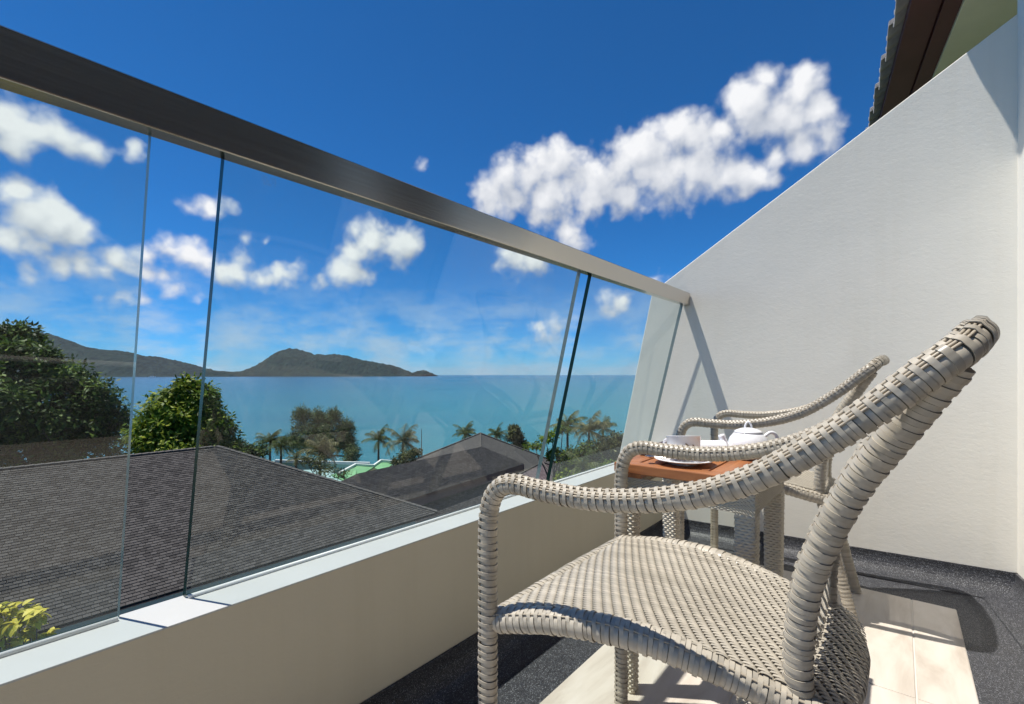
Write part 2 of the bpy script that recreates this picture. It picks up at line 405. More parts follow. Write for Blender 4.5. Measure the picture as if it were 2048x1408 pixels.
# ------------------------------------------------------------------ mesh helpers
class MB:
    def __init__(self):
        self.v = []; self.f = []; self.mi = []; self.n = 0
    def add(self, verts, faces, mi=0):
        verts = np.asarray(verts, float).reshape(-1, 3)
        o = self.n
        self.v.append(verts); self.n += len(verts)
        for f in faces:
            self.f.append([o + i for i in f]); self.mi.append(mi)
    def add_q(self, verts, quads, mi=0):
        """many quads as an index array"""
        verts = np.asarray(verts, float).reshape(-1, 3); quads = np.asarray(quads)
        o = self.n
        self.v.append(verts); self.n += len(verts)
        self.f.extend((quads + o).tolist()); self.mi.extend([mi] * len(quads))
    def box(self, c, s, rot=None, mi=0):
        h = np.array(s) / 2.0
        p = np.array([(x, y, z) for x in (-1, 1) for y in (-1, 1) for z in (-1, 1)]) * h
        if rot is not None:
            p = p @ np.array(rot).T
        self.add(p + np.array(c), [(0, 1, 3, 2), (4, 6, 7, 5), (0, 4, 5, 1), (2, 3, 7, 6), (0, 2, 6, 4), (1, 5, 7, 3)], mi)
    def prism(self, prof, axis_from, axis_to, mi=0):
        """prof: list of 3-d points; extruded from its place by the vector axis_to - axis_from"""
        a = np.array(prof, float); d = np.array(axis_to, float) - np.array(axis_from, float)
        n = len(a)
        self.add(np.vstack([a, a + d]), [tuple(range(n))[::-1], tuple(range(n, 2 * n))] + [(i, (i + 1) % n, n + (i + 1) % n, n + i) for i in range(n)], mi)
    def tube(self, pts, rad, n=10, caps=True, mi=0, ref=None):
        pts = np.asarray(pts, float)
        T, A, B = frames(pts, ref)
        rad = np.broadcast_to(np.asarray(rad, float), (len(pts),))
        th = np.linspace(0, 2 * np.pi, n, endpoint=False)
        ring = pts[:, None, :] + rad[:, None, None] * (np.cos(th)[None, :, None] * A[:, None, :] + np.sin(th)[None, :, None] * B[:, None, :])
        k = len(pts)
        idx = np.arange(k * n).reshape(k, n)
        q = np.stack([idx[:-1], np.roll(idx[:-1], -1, 1), np.roll(idx[1:], -1, 1), idx[1:]], -1).reshape(-1, 4)
        o = self.n
        self.add_q(ring.reshape(-1, 3), q, mi)
        if caps:
            self.f.append([o + i for i in range(n)][::-1]); self.mi.append(mi)
            self.f.append([o + (k - 1) * n + i for i in range(n)]); self.mi.append(mi)
    def lathe(self, prof, c, n=32, mi=0, closed=False):
        """prof (r, z) list turned about the vertical through c"""
        prof = np.array(prof, float); th = np.linspace(0, 2 * np.pi, n, endpoint=False)
        k = len(prof)
        v = np.stack([prof[:, 0][:, None] * np.cos(th), prof[:, 0][:, None] * np.sin(th), np.repeat(prof[:, 1][:, None], n, 1)], -1) + np.array(c)
        idx = np.arange(k * n).reshape(k, n)
        q = np.stack([idx[:-1], np.roll(idx[:-1], -1, 1), np.roll(idx[1:], -1, 1), idx[1:]], -1).reshape(-1, 4)
        self.add_q(v.reshape(-1, 3), q, mi)
    def mesh(self, name, mats, smooth=False):
        me = bpy.data.meshes.new(name)
        v = np.vstack(self.v) if self.v else np.zeros((0, 3))
        me.from_pydata(v.tolist(), [], self.f)
        for m in (mats if isinstance(mats, (list, tuple)) else [mats]):
            me.materials.append(M[m] if isinstance(m, str) else m)
        if any(self.mi):
            me.polygons.foreach_set('material_index', self.mi)
        if smooth:
            me.polygons.foreach_set('use_smooth', [True] * len(me.polygons))
        me.update()
        return me
    def build(self, name, mats, parent=None, smooth=False, world=True):
        """world: vertices were given in world coordinates and are moved into an unrotated parent's space"""
        if parent is not None and world:
            off = np.array(world_loc(parent))
            self.v = [x - off for x in self.v]
        me = self.mesh(name, mats, smooth)
        o = bpy.data.objects.new(name, me); COL.objects.link(o)
        if parent is not None: o.parent = parent
        return o

def world_loc(o):
    v = Vector(o.location)
    while o.parent is not None:
        o = o.parent; v = v + Vector(o.location)
    return v

def frames(pts, ref=None):
    """tangents and a pair of normals carried along the path without twist"""
    pts = np.asarray(pts, float)
    T = np.gradient(pts, axis=0); T /= np.linalg.norm(T, axis=1)[:, None]
    r = np.array(ref if ref is not None else (0, 0, 1), float)
    if abs(np.dot(r, T[0])) > 0.95 and ref is None: r = np.array((1.0, 0, 0))
    A = np.zeros_like(T)
    a = r - np.dot(r, T[0]) * T[0]; A[0] = a / np.linalg.norm(a)
    for i in range(1, len(T)):
        a = A[i - 1] - np.dot(A[i - 1], T[i]) * T[i]
        A[i] = a / np.linalg.norm(a)
    return T, A, np.cross(T, A)

def spline(ctrl, step):
    """Catmull-Rom through the control points, resampled at an even step"""
    p = np.asarray(ctrl, float)
    p = np.vstack([2 * p[0] - p[1], p, 2 * p[-1] - p[-2]])
    out = []
    for i in range(1, len(p) - 2):
        t = np.linspace(0, 1, 24, endpoint=False)[:, None]
        a, b, c, d = p[i - 1], p[i], p[i + 1], p[i + 2]
        out.append(0.5 * ((2 * b) + (-a + c) * t + (2 * a - 5 * b + 4 * c - d) * t ** 2 + (-a + 3 * b - 3 * c + d) * t ** 3))
    out = np.vstack(out + [p[-2][None]])
    s = np.concatenate([[0], np.cumsum(np.linalg.norm(np.diff(out, axis=0), axis=1))])
    n = max(2, int(round(s[-1] / step)) + 1)
    ss = np.linspace(0, s[-1], n)
    return np.stack([np.interp(ss, s, out[:, k]) for k in range(3)], 1)

def empty(name, loc, label=None, cat=None, group=None, rz=0.0):
    o = bpy.data.objects.new(name, None); COL.objects.link(o)
    o.location = loc; o.rotation_euler = (0, 0, rz); o.empty_display_size = 0.05
    return tag(o, label, cat, group)

def tag(o, label=None, cat=None, group=None, kind=None):
    if label: o['label'] = label
    if cat: o['category'] = cat
    if group: o['group'] = group
    if kind: o['kind'] = kind
    return o

def link(name, me, parent=None, loc=(0, 0, 0), rot=None):
    o = bpy.data.objects.new(name, me); COL.objects.link(o)
    if parent is not None: o.parent = parent
    o.location = loc
    if rot is not None: o.rotation_euler = rot
    return o

def bevel(o, w=0.004, seg=2):
    m = o.modifiers.new('bevel', 'BEVEL'); m.width = w; m.segments = seg; m.limit_method = 'ANGLE'; m.angle_limit = R(40)
    return o
# ================================================================== BALCONY
XP = -0.946            # inner face of the parapet
ZS = 0.41              # sill height
XGB, XGT = -1.042, -0.852   # glass at the sill and under the rail
ZRB, ZRT = 1.186, 1.250
K = 0.0993             # the end wall is not quite square to the parapet
YE = 2.5637
XF = 0.347
def wall_y(x): return YE + K * x
EDIR = np.array([-0.1196, 0.9928, 0.0])      # run of the eave and the room front
EPERP = np.array([0.9928, 0.1196, 0.0])      # from the eave towards the room
def front(along, out, z):
    """point by the room front: metres along it from the corner with the end wall (negative towards the camera), metres into the room"""
    return np.array([XF, wall_y(XF), 0]) + EDIR * along + EPERP * out + np.array([0, 0, z])

# ---- floor: grit membrane with coved edges, tiles laid on it
fl = MB()
fl.box((-0.2, 0.2, -0.1), (2.1, 5.6, 0.2))
floor = tag(fl.build('floor', 'membrane'), kind='structure')
def cove(p0, p1, inward, name, h=0.085, r=0.06, th=0.012):
    p0 = np.array(p0, float); p1 = np.array(p1, float); n = np.array(inward, float); n /= np.linalg.norm(n)
    up = np.array((0, 0, 1.0))
    prof = [p0 + up * h, p0 + n * th + up * h]
    for a in np.linspace(0, np.pi / 2, 8):
        prof.append(p0 + n * (th + r - r * math.cos(a)) + up * (r - r * math.sin(a) + 0.004))
    prof.append(p0 + n * (th + r + 0.05) + up * 0.003)
    prof.append(p0 + up * 0.001)
    prof.append(p0 + up * 0.001)
    prof = prof[:-1]
    m = MB(); m.prism(prof, p0, p1)
    return m.build(name, 'membrane', floor)
cove((XP - 0.004, -2.5, 0), (XP - 0.004, wall_y(XP) + 0.02, 0), (1, 0, 0), 'upstand')
nw = np.array((K, -1, 0)); nw /= np.linalg.norm(nw)
cove((XP - 0.03, wall_y(XP - 0.03) + 0.004, 0), (XF + 0.02, wall_y(XF + 0.02) + 0.004, 0), nw, 'upstand', h=0.08)
cove(front(0.02, 0.004, 0), front(-4.6, 0.004, 0), -EPERP, 'upstand', h=0.08)
# tiles
xs = [-0.70, -0.33, 0.035, 0.157]
ys = [-2.25, -1.56, -0.87, -0.18, 0.51, 1.20, 1.585, 2.275]
ys = [2.275 - 0.69 * k for k in range(7)]
for i in range(3):
    for j in range(6):
        a, b = xs[i], xs[i + 1]
        m = MB(); g = 0.002
        y1, y0 = ys[j], ys[j + 1]
        m.box(((a + b) / 2, (y0 + y1) / 2, 0.0035), (b - a - 2 * g, y1 - y0 - 2 * g, 0.007))
        bevel(m.build('tile', 'tile', floor), 0.0012, 1)
m = MB(); m.box((-0.2715, (ys[0] + ys[6]) / 2, 0.002), (0.855, ys[0] - ys[6] - 0.002, 0.005)); m.build('grout', 'grout', floor)

# ---- parapet
par = empty('parapet_wall', (XP - 0.1, 0.2, 0), 'low beige parapet wall with white sill under the glass balustrade', 'wall')
m = MB()
ye = wall_y(XP) - 0.001
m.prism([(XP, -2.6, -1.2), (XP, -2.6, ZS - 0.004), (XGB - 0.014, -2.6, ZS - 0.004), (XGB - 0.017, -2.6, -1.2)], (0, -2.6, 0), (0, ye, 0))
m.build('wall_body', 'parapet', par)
m = MB()
m.prism([(XP + 0.0015, -2.6, ZS - 0.004), (XP + 0.0015, -2.6, ZS), (XGB - 0.0165, -2.6, ZS - 0.001), (XGB - 0.0165, -2.6, ZS - 0.004)], (0, -2.6, 0), (0, ye, 0))
bevel(m.build('sill', 'sill', par), 0.0012, 2)

# ---- glass balustrade
bal = empty('glass_balustrade', (XGB, 0.2, ZS), 'leaning clear glass balustrade panes under a brushed steel handrail', 'balustrade')
lean = np.array([XGT - XGB, 0, ZRB + 0.01 - ZS])
lean_n = np.array([lean[2], 0, -lean[0]]); lean_n /= np.linalg.norm(lean_n)
GT = 0.015
def pane(y0, y1, edge0, edge1):
    """edge0/edge1: material slot of the near and the far cut edge"""
    b0 = np.array([XGB, y0, ZS - 0.003]); b1 = np.array([XGB, y1, ZS - 0.003])
    t = lean * (1 + 0.003 / lean[2])
    p = [b0, b1, b1 + t, b0 + t]
    q = [x - lean_n * GT for x in p]
    m = MB()
    m.add(p + q, [(0, 1, 2, 3)], 0); m.f[-1] = m.f[-1]
    m.f.append([7, 6, 5, 4]); m.mi.append(0)
    m.f.append([4, 5, 1, 0]); m.mi.append(1)
    m.f.append([3, 2, 6, 7]); m.mi.append(1)
    m.f.append([0, 3, 7, 4]); m.mi.append(edge0)
    m.f.append([1, 5, 6, 2]); m.mi.append(edge1)
    return m.build('pane', ['glass', 'glass_edge', 'glass_edge_pale'], bal)
YG = [(-1.35, 0.207, 1, 2), (0.305, 1.425, 1, 2), (1.50, 2.43, 1, 2)]
panes = [pane(*a) for a in YG]
# sealant beads at the foot of each pane
for (a, b, _, _) in YG:
    m = MB()
    m.tube([(XGB + 0.006, a + 0.003, ZS + 0.002), (XGB + 0.006, b - 0.003, ZS + 0.002)], 0.0045, 8)
    m.build('sealant_bead', 'sealant', bal, smooth=True)
# handrail: rectangular brushed tube, open below where the glass enters
XR = -0.835
m = MB()
yr1 = wall_y(XR) - 0.003
m.prism([(XR, -1.6, ZRB), (XR, -1.6, ZRT), (XR - 0.034, -1.6, ZRT + 0.002), (XR - 0.034, -1.6, ZRB)], (0, -1.6, 0), (0, yr1, 0))
bevel(m.build('handrail', 'steel', bal), 0.002, 2)
# little etched stamp in the corner of the middle pane
stamp = MB()
up = lean / np.linalg.norm(lean)
o0 = np.array([XGB, 0.365, ZS]) + lean * 0.975 + lean_n * 0.0008
for r_ in range(3):
    for c_ in range(7):
        if (r_ * 7 + c_ * 3) % 5 == 4: continue
        a = o0 + np.array([0, 1, 0]) * (c_ * 0.0036) - up * (r_ * 0.0055)
        w_ = 0.0026 if (c_ + r_) % 2 else 0.0018
        pq = [a, a + np.array([0, w_, 0]), a + np.array([0, w_, 0]) - up * 0.0035, a - up * 0.0035]
        stamp.add(pq, [(0, 3, 2, 1)])
st = stamp.build('etched_stamp', 'etch', bal)

# ---- end wall, its top and its outer edge raking
ew = empty('end_wall', (0, wall_y(0) + 0.05, 0), 'white rough plastered end wall with raking top edge beyond the chairs', 'wall')
prof = [(-1.66, -1.2), (-1.215, 0.38), (-1.035, 1.255), (-0.985, 1.305), (0.202, 2.097), (0.80, 2.495), (0.80, -1.2)]
m = MB()
wn = np.array([-K, 1, 0]) / math.hypot(1, K)
pp = [np.array([x, wall_y(x), z]) for x, z in prof]
m.prism(pp, (0, 0, 0), wn * 0.13)
bevel(m.build('wall_body', 'plaster', ew), 0.004, 2)

# ---- room front with a sliding door, behind and beside the camera
rf = empty('room_front_wall', tuple(front(-2.2, 0.1, 0)), 'white room front wall with dark sliding door at right edge', 'wall')
def fbox(a0, a1, o0, o1, z0, z1, name, mat, parent, bev=0.0):
    m = MB()
    P = [front(a, o, z) for a in (a0, a1) for o in (o0, o1) for z in (z0, z1)]
    m.add(P, [(0, 1, 3, 2), (4, 6, 7, 5), (0, 4, 5, 1), (2, 3, 7, 6), (0, 2, 6, 4), (1, 5, 7, 3)])
    o = m.build(name, mat, parent)
    if bev: bevel(o, bev)
    return o
fbox(-0.62, 0.0, 0, 0.14, 0.0, 3.2, 'wall_panel', 'plaster', rf)
fbox(-4.7, -4.2, 0, 0.14, 0.0, 3.2, 'wall_panel', 'plaster', rf)
fbox(-4.2, -0.62, 0, 0.14, 2.25, 3.2, 'lintel', 'plaster', rf)
fbox(-4.2, -0.62, 0.0, 0.14, -0.02, 0.09, 'threshold', 'plaster', rf)
dr = fbox(-0.68, -0.622, 0.02, 0.10, 0.092, 2.248, 'door_frame', 'door_frame', rf)
for a in (-1.30, -2.75, -4.198):
    fbox(a, a + 0.07, 0.02, 0.10, 0.092, 2.248, 'door_frame', 'door_frame', rf)
for a0, a1, n in ((-1.23, -0.682, 0), (-2.68, -1.302, 1), (-4.128, -2.752, 0)):
    fbox(a0, a1, 0.05, 0.056, 0.092, 2.248, 'door_pane', 'door_glass', rf)
for a0, a1 in ((-1.23, -0.682), (-2.68, -1.302), (-4.128, -2.752)):
    fbox(a0, a1, 0.03, 0.048, 0.092, 0.17, 'door_rail', 'door_frame', rf)
fbox(-1.32, -1.10, 0.004, 0.016, 0.18, 2.24, 'door_blind', 'curtain', rf)

# ---- eave over the room front: tiles, two dark boards, cream soffit
ZEV = 2.57
E0 = np.array([0.012, 2.80, 0.0])
ev = empty('tiled_roof_eave', (0.3, 2.0, ZEV), 'grey tiled roof eave with dark brown boards and cream soffit', 'roof')
def epoint(along, inn, z): return E0 + EDIR * along + EPERP * inn + np.array([0, 0, z])
def ebox(a0, a1, i0, i1, z0, z1, name, mat, rise=0.0):
    m = MB()
    P = [epoint(a, i, z + rise * (i - i0)) for a in (a0, a1) for i in (i0, i1) for z in (z0, z1)]
    m.add(P, [(0, 1, 3, 2), (4, 6, 7, 5), (0, 4, 5, 1), (2, 3, 7, 6), (0, 2, 6, 4), (1, 5, 7, 3)])
    return m.build(name, mat, ev)
ebox(-5.0, 4.6, 0.045, 0.165, ZEV + 0.004, ZEV + 0.05, 'fascia_board', 'fascia')
ebox(-5.0, 4.6, 0.171, 0.24, ZEV - 0.012, ZEV + 0.05, 'fascia_board', 'fascia')
ebox(-5.0, 4.6, 0.243, 1.6, ZEV - 0.025, ZEV + 0.05, 'soffit', 'soffit')
ebox(-5.0, 4.6, 0.03, 3.0, ZEV + 0.085, ZEV + 0.12, 'roof_deck', 'fascia', rise=0.45)
# each tile is a shallow S in section, lapped over the next, its nose over the boards
tm = MB()
nx, TL = 10, 0.105
sec = [(x, 0.013 * math.sin(2 * math.pi * x) + 0.016 * (1 - x)) for x in np.linspace(0, 1.12, nx)]
for (z_off) in (0.0, 0.022):
    pass
vt = []; nr = 3
for k, inn in enumerate((0.0, 0.06, 0.40)):
    for x, zz in sec:
        vt.append((x * TL, inn, zz + inn * 0.45))
vb = [(a, b, c - 0.024) for a, b, c in vt]
fc = []
n0 = nr * nx
for r_ in range(nr - 1):
    for c_ in range(nx - 1):
        a = r_ * nx + c_
        fc.append((a, a + 1, a + 1 + nx, a + nx)); fc.append((n0 + a, n0 + a + nx, n0 + a + nx + 1, n0 + a + 1))
for c_ in range(nx - 1):
    fc.append((c_, n0 + c_, n0 + c_ + 1, c_ + 1))
for r_ in range(nr - 1):
    a = r_ * nx; fc.append((a, a + nx, n0 + a + nx, n0 + a))
    a = r_ * nx + nx - 1; fc.append((a, n0 + a, n0 + a + nx, a + nx))
tm.add(vt, fc_top := [], 0)
tm.v = []; tm.n = 0; tm.f = []; tm.mi = []
tm.add(vt + vb, fc)
tile_me = tm.mesh('roof_tile', 'cement_tile', smooth=False)
ang = math.atan2(EDIR[1], EDIR[0])
# local x runs along the eave, local y into the roof
for k in range(-40, 40):
    p = epoint(k * TL, -0.005 + 0.008 * ((k * 7) % 3 - 1), ZEV + 0.058)
    o = link('roof_tile', tile_me, ev, tuple(Vector(p) - Vector(ev.location)))
    o.rotation_euler = (0, 0.0, ang)
    o.scale = (1, -1, 1)
# ================================================================== WICKER
def ring_mesh(P, T, A, B, sarr, th, rad, width, thick=0.0010):
    """bands wrapped round a path. sarr: arc position of each band; rad (nb, nth): radius. returns verts (nb, nth, 4, 3)"""
    seg = np.linalg.norm(np.diff(P, axis=0), axis=1); s = np.concatenate([[0], np.cumsum(seg)])
    out = []
    slant = 0.0011 * np.sin(th)
    for (ds, dr) in ((-width / 2, -thick), (-width / 2, 0), (-width / 2, 0), (width / 2, 0), (width / 2, 0), (width / 2, -thick)):
        ss = np.clip(sarr[:, None] + ds + slant[None, :], 0, s[-1])
        f = lambda X: np.stack([np.interp(ss, s, X[:, k]) for k in range(3)], -1)
        c = f(P); a = f(A); b = f(B)
        r = (rad + dr)[..., None]
        out.append(c + r * (np.cos(th)[None, :, None] * a + np.sin(th)[None, :, None] * b))
    return np.stack(out, 2), s[-1]

def band_quads(nth, closed=True):
    q = []
    n = nth if closed else nth - 1
    for i in range(n):
        j = (i + 1) % nth
        for k in (0, 2, 4):
            q.append((i * 6 + k, i * 6 + k + 1, j * 6 + k + 1, j * 6 + k))
    return np.array(q)

def reed_profile(th, reeds, i_par):
    """height of a band over the bare tube: over its reeds or tucked under them. reeds: list of (angle, halfwidth, parity)"""
    h = np.full(len(th), 0.0006 if i_par else -0.0006)
    for (a, hw, par) in reeds:
        d = np.abs((th - a + np.pi) % (2 * np.pi) - np.pi)
        w = np.clip((hw + 0.16 - d) / 0.16, 0, 1); w = w * w * (3 - 2 * w)
        h = h * (1 - w) + w * (0.0030 if par == i_par else -0.0012)
    return h

def wicker_tube(name, parent, path, rad, reeds, pitch=0.0060, nth=28, individual=False, ref=None, frame=None, phase=0, plainwrap=False):
    """core + reeds + wrapped bands. path in the parent's space"""
    P = np.asarray(path, float)
    T, A, B = frames(P, ref) if frame is None else frame
    core = MB(); core.tube(P, rad - 0.0022, 12, True, ref=None)
    # core must follow the same frame only loosely, it is round
    part = core.build(name, 'core', parent, smooth=True, world=False)
    for (a, hw, par, cnt) in reeds:
        rm = MB()
        for k in range(cnt):
            aa = a + (k - (cnt - 1) / 2) * (0.0036 / rad)
            pts = P + (rad + 0.0006) * (math.cos(aa) * A + math.sin(aa) * B)
            rm.tube(pts[::2] if len(pts) > 8 else pts, 0.0015, 6, False)
        rm.build('reed', 'reed', part, smooth=True, world=False)
    L = np.linalg.norm(np.diff(P, axis=0), axis=1).sum()
    nb = int(L / pitch)
    jr = np.random.default_rng(nb + int(rad * 1e5))
    sarr = (np.arange(nb) + 0.5) * (L / nb) + jr.normal(size=nb) * pitch * 0.045
    th = np.linspace(0, 2 * np.pi, nth, endpoint=False)
    rr = [(a, hw, par) for (a, hw, par, cnt) in reeds]
    pr = [reed_profile(th, rr, 0), reed_profile(th, rr, 1)]
    rad_arr = np.stack([rad + pr[(i + phase) % 2] for i in range(nb)]) + jr.normal(size=(nb, 1)) * 0.00022 + 0.0003 * np.sin(th[None] * 2 + jr.uniform(0, 6.28, (nb, 1)))
    V, _ = ring_mesh(P, T, A, B, sarr, th, rad_arr, pitch * 0.94)
    q = band_quads(nth)
    if individual:
        for i in range(nb):
            sm = MB(); sm.add_q(V[i].reshape(-1, 3), q)
            sm.build('strand', 'wicker', part, smooth=True, world=False)
    else:
        sm = MB()
        big = (q[None] + (np.arange(nb) * nth * 6)[:, None, None]).reshape(-1, 4)
        sm.add_q(V.reshape(-1, 3), big)
        o = sm.build('strand_wrapping', 'wicker', part, smooth=True, world=False); o['kind'] = 'stuff'
    return part

def weave_sheet(S, nu_len, nv_len, pitch, lam, shift, depth, u_samples_per=14, width=0.95):
    """woven ribbons running along u over the surface S(u, v) -> (..., 3); u, v in 0..1"""
    nstrip = int(nv_len / pitch); nper = nu_len / lam
    nu = int(nper * u_samples_per) + 1
    u = np.linspace(0, 1, nu)
    m = MB()
    quads = []
    vs = []
    for j in range(nstrip):
        vc = (j + 0.5) / nstrip; dv = 0.5 * width / nstrip
        ph = (u * nper + j * shift) % 1.0
        d = np.minimum(ph, 1 - ph)
        dip = np.clip(1 - d / 0.105, 0, 1); dip = dip * dip * (3 - 2 * dip)
        h = 0.0006 * np.cos(ph * 2 * np.pi + np.pi) - depth * dip
        eps = 1e-3
        for sg in (-1, 0, 1):
            vv = np.full(nu, vc + sg * dv)
            p = S(u, vv)
            du = S(np.minimum(u + eps, 1), vv) - S(np.maximum(u - eps, 0), vv)
            dvv = S(u, np.minimum(vv + eps, 1)) - S(u, np.maximum(vv - eps, 0))
            n = np.cross(du, dvv); n /= np.linalg.norm(n, axis=1)[:, None]
            n *= np.sign(n[:, 2:3] + 1e-9) if abs(n[nu // 2, 2]) > 0.3 else 1
            vs.append(p + n * (h - (0.0005 if sg else 0.0))[:, None])
        b = j * 3 * nu
        i = np.arange(nu - 1)
        for k in range(2):
            quads.append(np.stack([b + k * nu + i, b + k * nu + i + 1, b + (k + 1) * nu + i + 1, b + (k + 1) * nu + i], 1))
    m.add_q(np.vstack(vs), np.vstack(quads))
    return m

CO = np.array([-0.30, 0.8425, 0.0])
CW = 0.2475
def chair(name, loc, rz, label, individual):
    t = empty(name, loc, label, 'armchair', 'wicker armchairs facing the sea', rz)
    def loc_(p): return np.asarray(p, float) - CO
    YN = 0.8425 - CW
    half = [(-0.536, YN, 0.0078), (-0.536, YN, 0.15), (-0.536, YN, 0.30), (-0.536, YN, 0.45), (-0.536, YN, 0.57), (-0.527, YN, 0.620), (-0.506, YN, 0.645), (-0.475, YN, 0.653),
            (-0.432, YN, 0.651), (-0.333, YN, 0.652), (-0.222, YN, 0.672), (-0.136, YN, 0.706), (-0.065, YN, 0.755), (-0.022, YN, 0.791), (0.022, YN + 0.002, 0.832),
            (0.043, YN + 0.010, 0.850), (0.055, YN + 0.036, 0.864), (0.063, YN + 0.085, 0.872), (0.070, YN + 0.16, 0.876), (0.074, 0.8425, 0.877)]
    full = half + [(x, 2 * 0.8425 - y, z) for (x, y, z) in half[-2::-1]]
    P = loc_(spline(full, 0.006))
    F = frames(P, ref=(-1, 0, 0))
    s = np.concatenate([[0], np.cumsum(np.linalg.norm(np.diff(P, axis=0), axis=1))]); L = s[-1]
    z0 = P[:, 2]
    i_leg = int(np.argmax(z0 > 0.60)); i_arm = int(np.argmax((P[:, 0] + CO[0]) > 0.045)); n = len(P)
    cuts = [(0, i_leg, 'front_leg'), (i_leg, i_arm, 'arm'), (i_arm, n - 1 - i_arm, 'back_rail'), (n - 1 - i_arm, n - 1 - i_leg, 'arm'), (n - 1 - i_leg, n - 1, 'front_leg')]
    # reeds: angle measured from the outer/top line of the loop; one on top, three on either side
    reeds = [(0.10, 0.09, 0, 1), (0.92, 0.30, 1, 3), (-0.80, 0.30, 1, 3)]
    for ci, (a, b, nm) in enumerate(cuts):
        sl = slice(a, b + 1)
        rad = 0.0150 if nm != 'front_leg' else 0.0150
        rd = reeds
        ind = individual and ci in (0, 1)
        if nm == 'front_leg':
            rd = [(0.0, 0.28, 0, 3), (0.95, 0.10, 1, 1), (-0.95, 0.10, 1, 1)]
        wicker_tube(nm, t, P[sl], rad, rd, individual=ind, frame=tuple(f[sl] for f in F), phase=ci % 2)
    # back posts running down into the rear legs
    for sgn in (1, -1):
        q = [(0.042, 0.614, 0.840), (0.018, 0.628, 0.800), (-0.008, 0.642, 0.756), (-0.036, 0.656, 0.708), (-0.062, 0.669, 0.648), (-0.084, 0.681, 0.582), (-0.095, 0.690, 0.518),
             (-0.099, 0.696, 0.455), (-0.095, 0.698, 0.41)]
        leg = [(-0.095, 0.698, 0.41), (-0.080, 0.697, 0.34), (-0.049, 0.692, 0.20), (-0.005, 0.687, 0.0078)]
        if sgn < 0:
            q = [(x, 2 * 0.8425 - y, z) for x, y, z in q]; leg = [(x, 2 * 0.8425 - y, z) for x, y, z in leg]
        wicker_tube('back_post', t, loc_(spline(q, 0.006)), 0.0164, [(0.35, 0.12, 0, 1)], individual=individual and sgn > 0, ref=(-1, 0, 0), pitch=0.0068)
        wicker_tube('rear_leg', t, loc_(spline(leg, 0.006)), 0.0165, [], ref=(-1, 0, 0), pitch=0.0062)
    # seat rails
    rail = [(-0.53, 0.235, 0.414), (-0.50, 0.226, 0.420), (-0.43, 0.213, 0.436), (-0.35, 0.199, 0.446), (-0.28, 0.186, 0.446), (-0.20, 0.170, 0.434), (-0.13, 0.155, 0.418), (-0.075, 0.146, 0.408)]
    for sgn in (-1, 1):
        pr = loc_(spline([(x, 0.8425 + sgn * w, z) for x, w, z in rail], 0.006))
        wicker_tube('side_rail', t, pr, 0.0205, [(-0.75 * sgn, 0.12, 0, 1)], ref=(0, 0, 1), pitch=0.0068, nth=24)
    wicker_tube('front_rail', t, loc_(spline([(-0.532, 0.6125, 0.414), (-0.530, 0.75, 0.418), (-0.530, 0.8425, 0.419), (-0.530, 0.935, 0.418), (-0.532, 1.0725, 0.414)], 0.006)), 0.0165, [], ref=(0, 0, 1))
    wicker_tube('rear_rail', t, loc_(spline([(-0.07, 0.70, 0.405), (-0.052, 0.78, 0.403), (-0.05, 0.8425, 0.402), (-0.052, 0.905, 0.403), (-0.07, 0.985, 0.405)], 0.006)), 0.0165, [], ref=(0, 0, 1))
    # seat
    ra = np.array(rail); ra_u = (ra[:, 0] - ra[0, 0]) / (ra[-1, 0] - ra[0, 0])
    def S(u, v):
        w = np.interp(u, ra_u, ra[:, 1]) ; z = np.interp(u, ra_u, ra[:, 2]) + 0.0195
        x = -0.537 + u * 0.490
        c = 2 * v - 1
        zz = z - 0.014 * (1 - c ** 2) * np.sin(np.pi * np.clip(u * 1.02, 0, 1)) - 0.010 * np.clip((0.06 - u) / 0.06, 0, 1) ** 2 - 0.014 * np.clip((u - 0.93) / 0.07, 0, 1) ** 2
        return np.stack([x - CO[0] + 0.012 * np.clip((u - 0.8) / 0.2, 0, 1) * (1 - c ** 2), c * w, zz], -1)
    sm = weave_sheet(S, 0.49, 0.40, 0.0076, 0.0172, 0.25, 0.0040)
    o = sm.build('seat', 'wicker', t, smooth=True, world=False); o['kind'] = 'stuff'
    bu = np.linspace(0.03, 0.97, 24); bv = np.linspace(0.02, 0.98, 12); BU, BV = np.meshgrid(bu, bv)
    bp_ = S(BU.ravel(), BV.ravel()) - np.array((0, 0, 0.0062)); ix = np.arange(24 * 12).reshape(12, 24)
    bk_ = MB(); bk_.add_q(bp_, np.stack([ix[:-1, :-1], ix[:-1, 1:], ix[1:, 1:], ix[1:, :-1]], -1).reshape(-1, 4))
    bk_.build('seat_gap_shade', 'core', o, smooth=True, world=False)  # dark sheet added under the weave to put shade in its gaps
    # backrest
    pb = np.array([(0.40, -0.080, 0.140), (0.455, -0.097, 0.1465), (0.520, -0.094, 0.1525), (0.585, -0.083, 0.1615), (0.652, -0.061, 0.1735), (0.712, -0.035, 0.1865), (0.760, -0.007, 0.2005), (0.804, 0.019, 0.2145), (0.86, 0.052, 0.225)])
    def SB(u, v):
        z = 0.445 + 0.42 * u
        x = np.interp(z, pb[:, 0], pb[:, 1]); w = np.interp(z, pb[:, 0], pb[:, 2])
        c = 2 * v - 1
        return np.stack([x - CO[0] + 0.006 * (1 - c ** 2), c * w, z], -1)
    bm = weave_sheet(SB, 0.43, 0.36, 0.0076, 0.0172, 0.22, 0.0040, width=0.86)
    o = bm.build('backrest', 'wicker', t, smooth=True, world=False); o['kind'] = 'stuff'
    return t

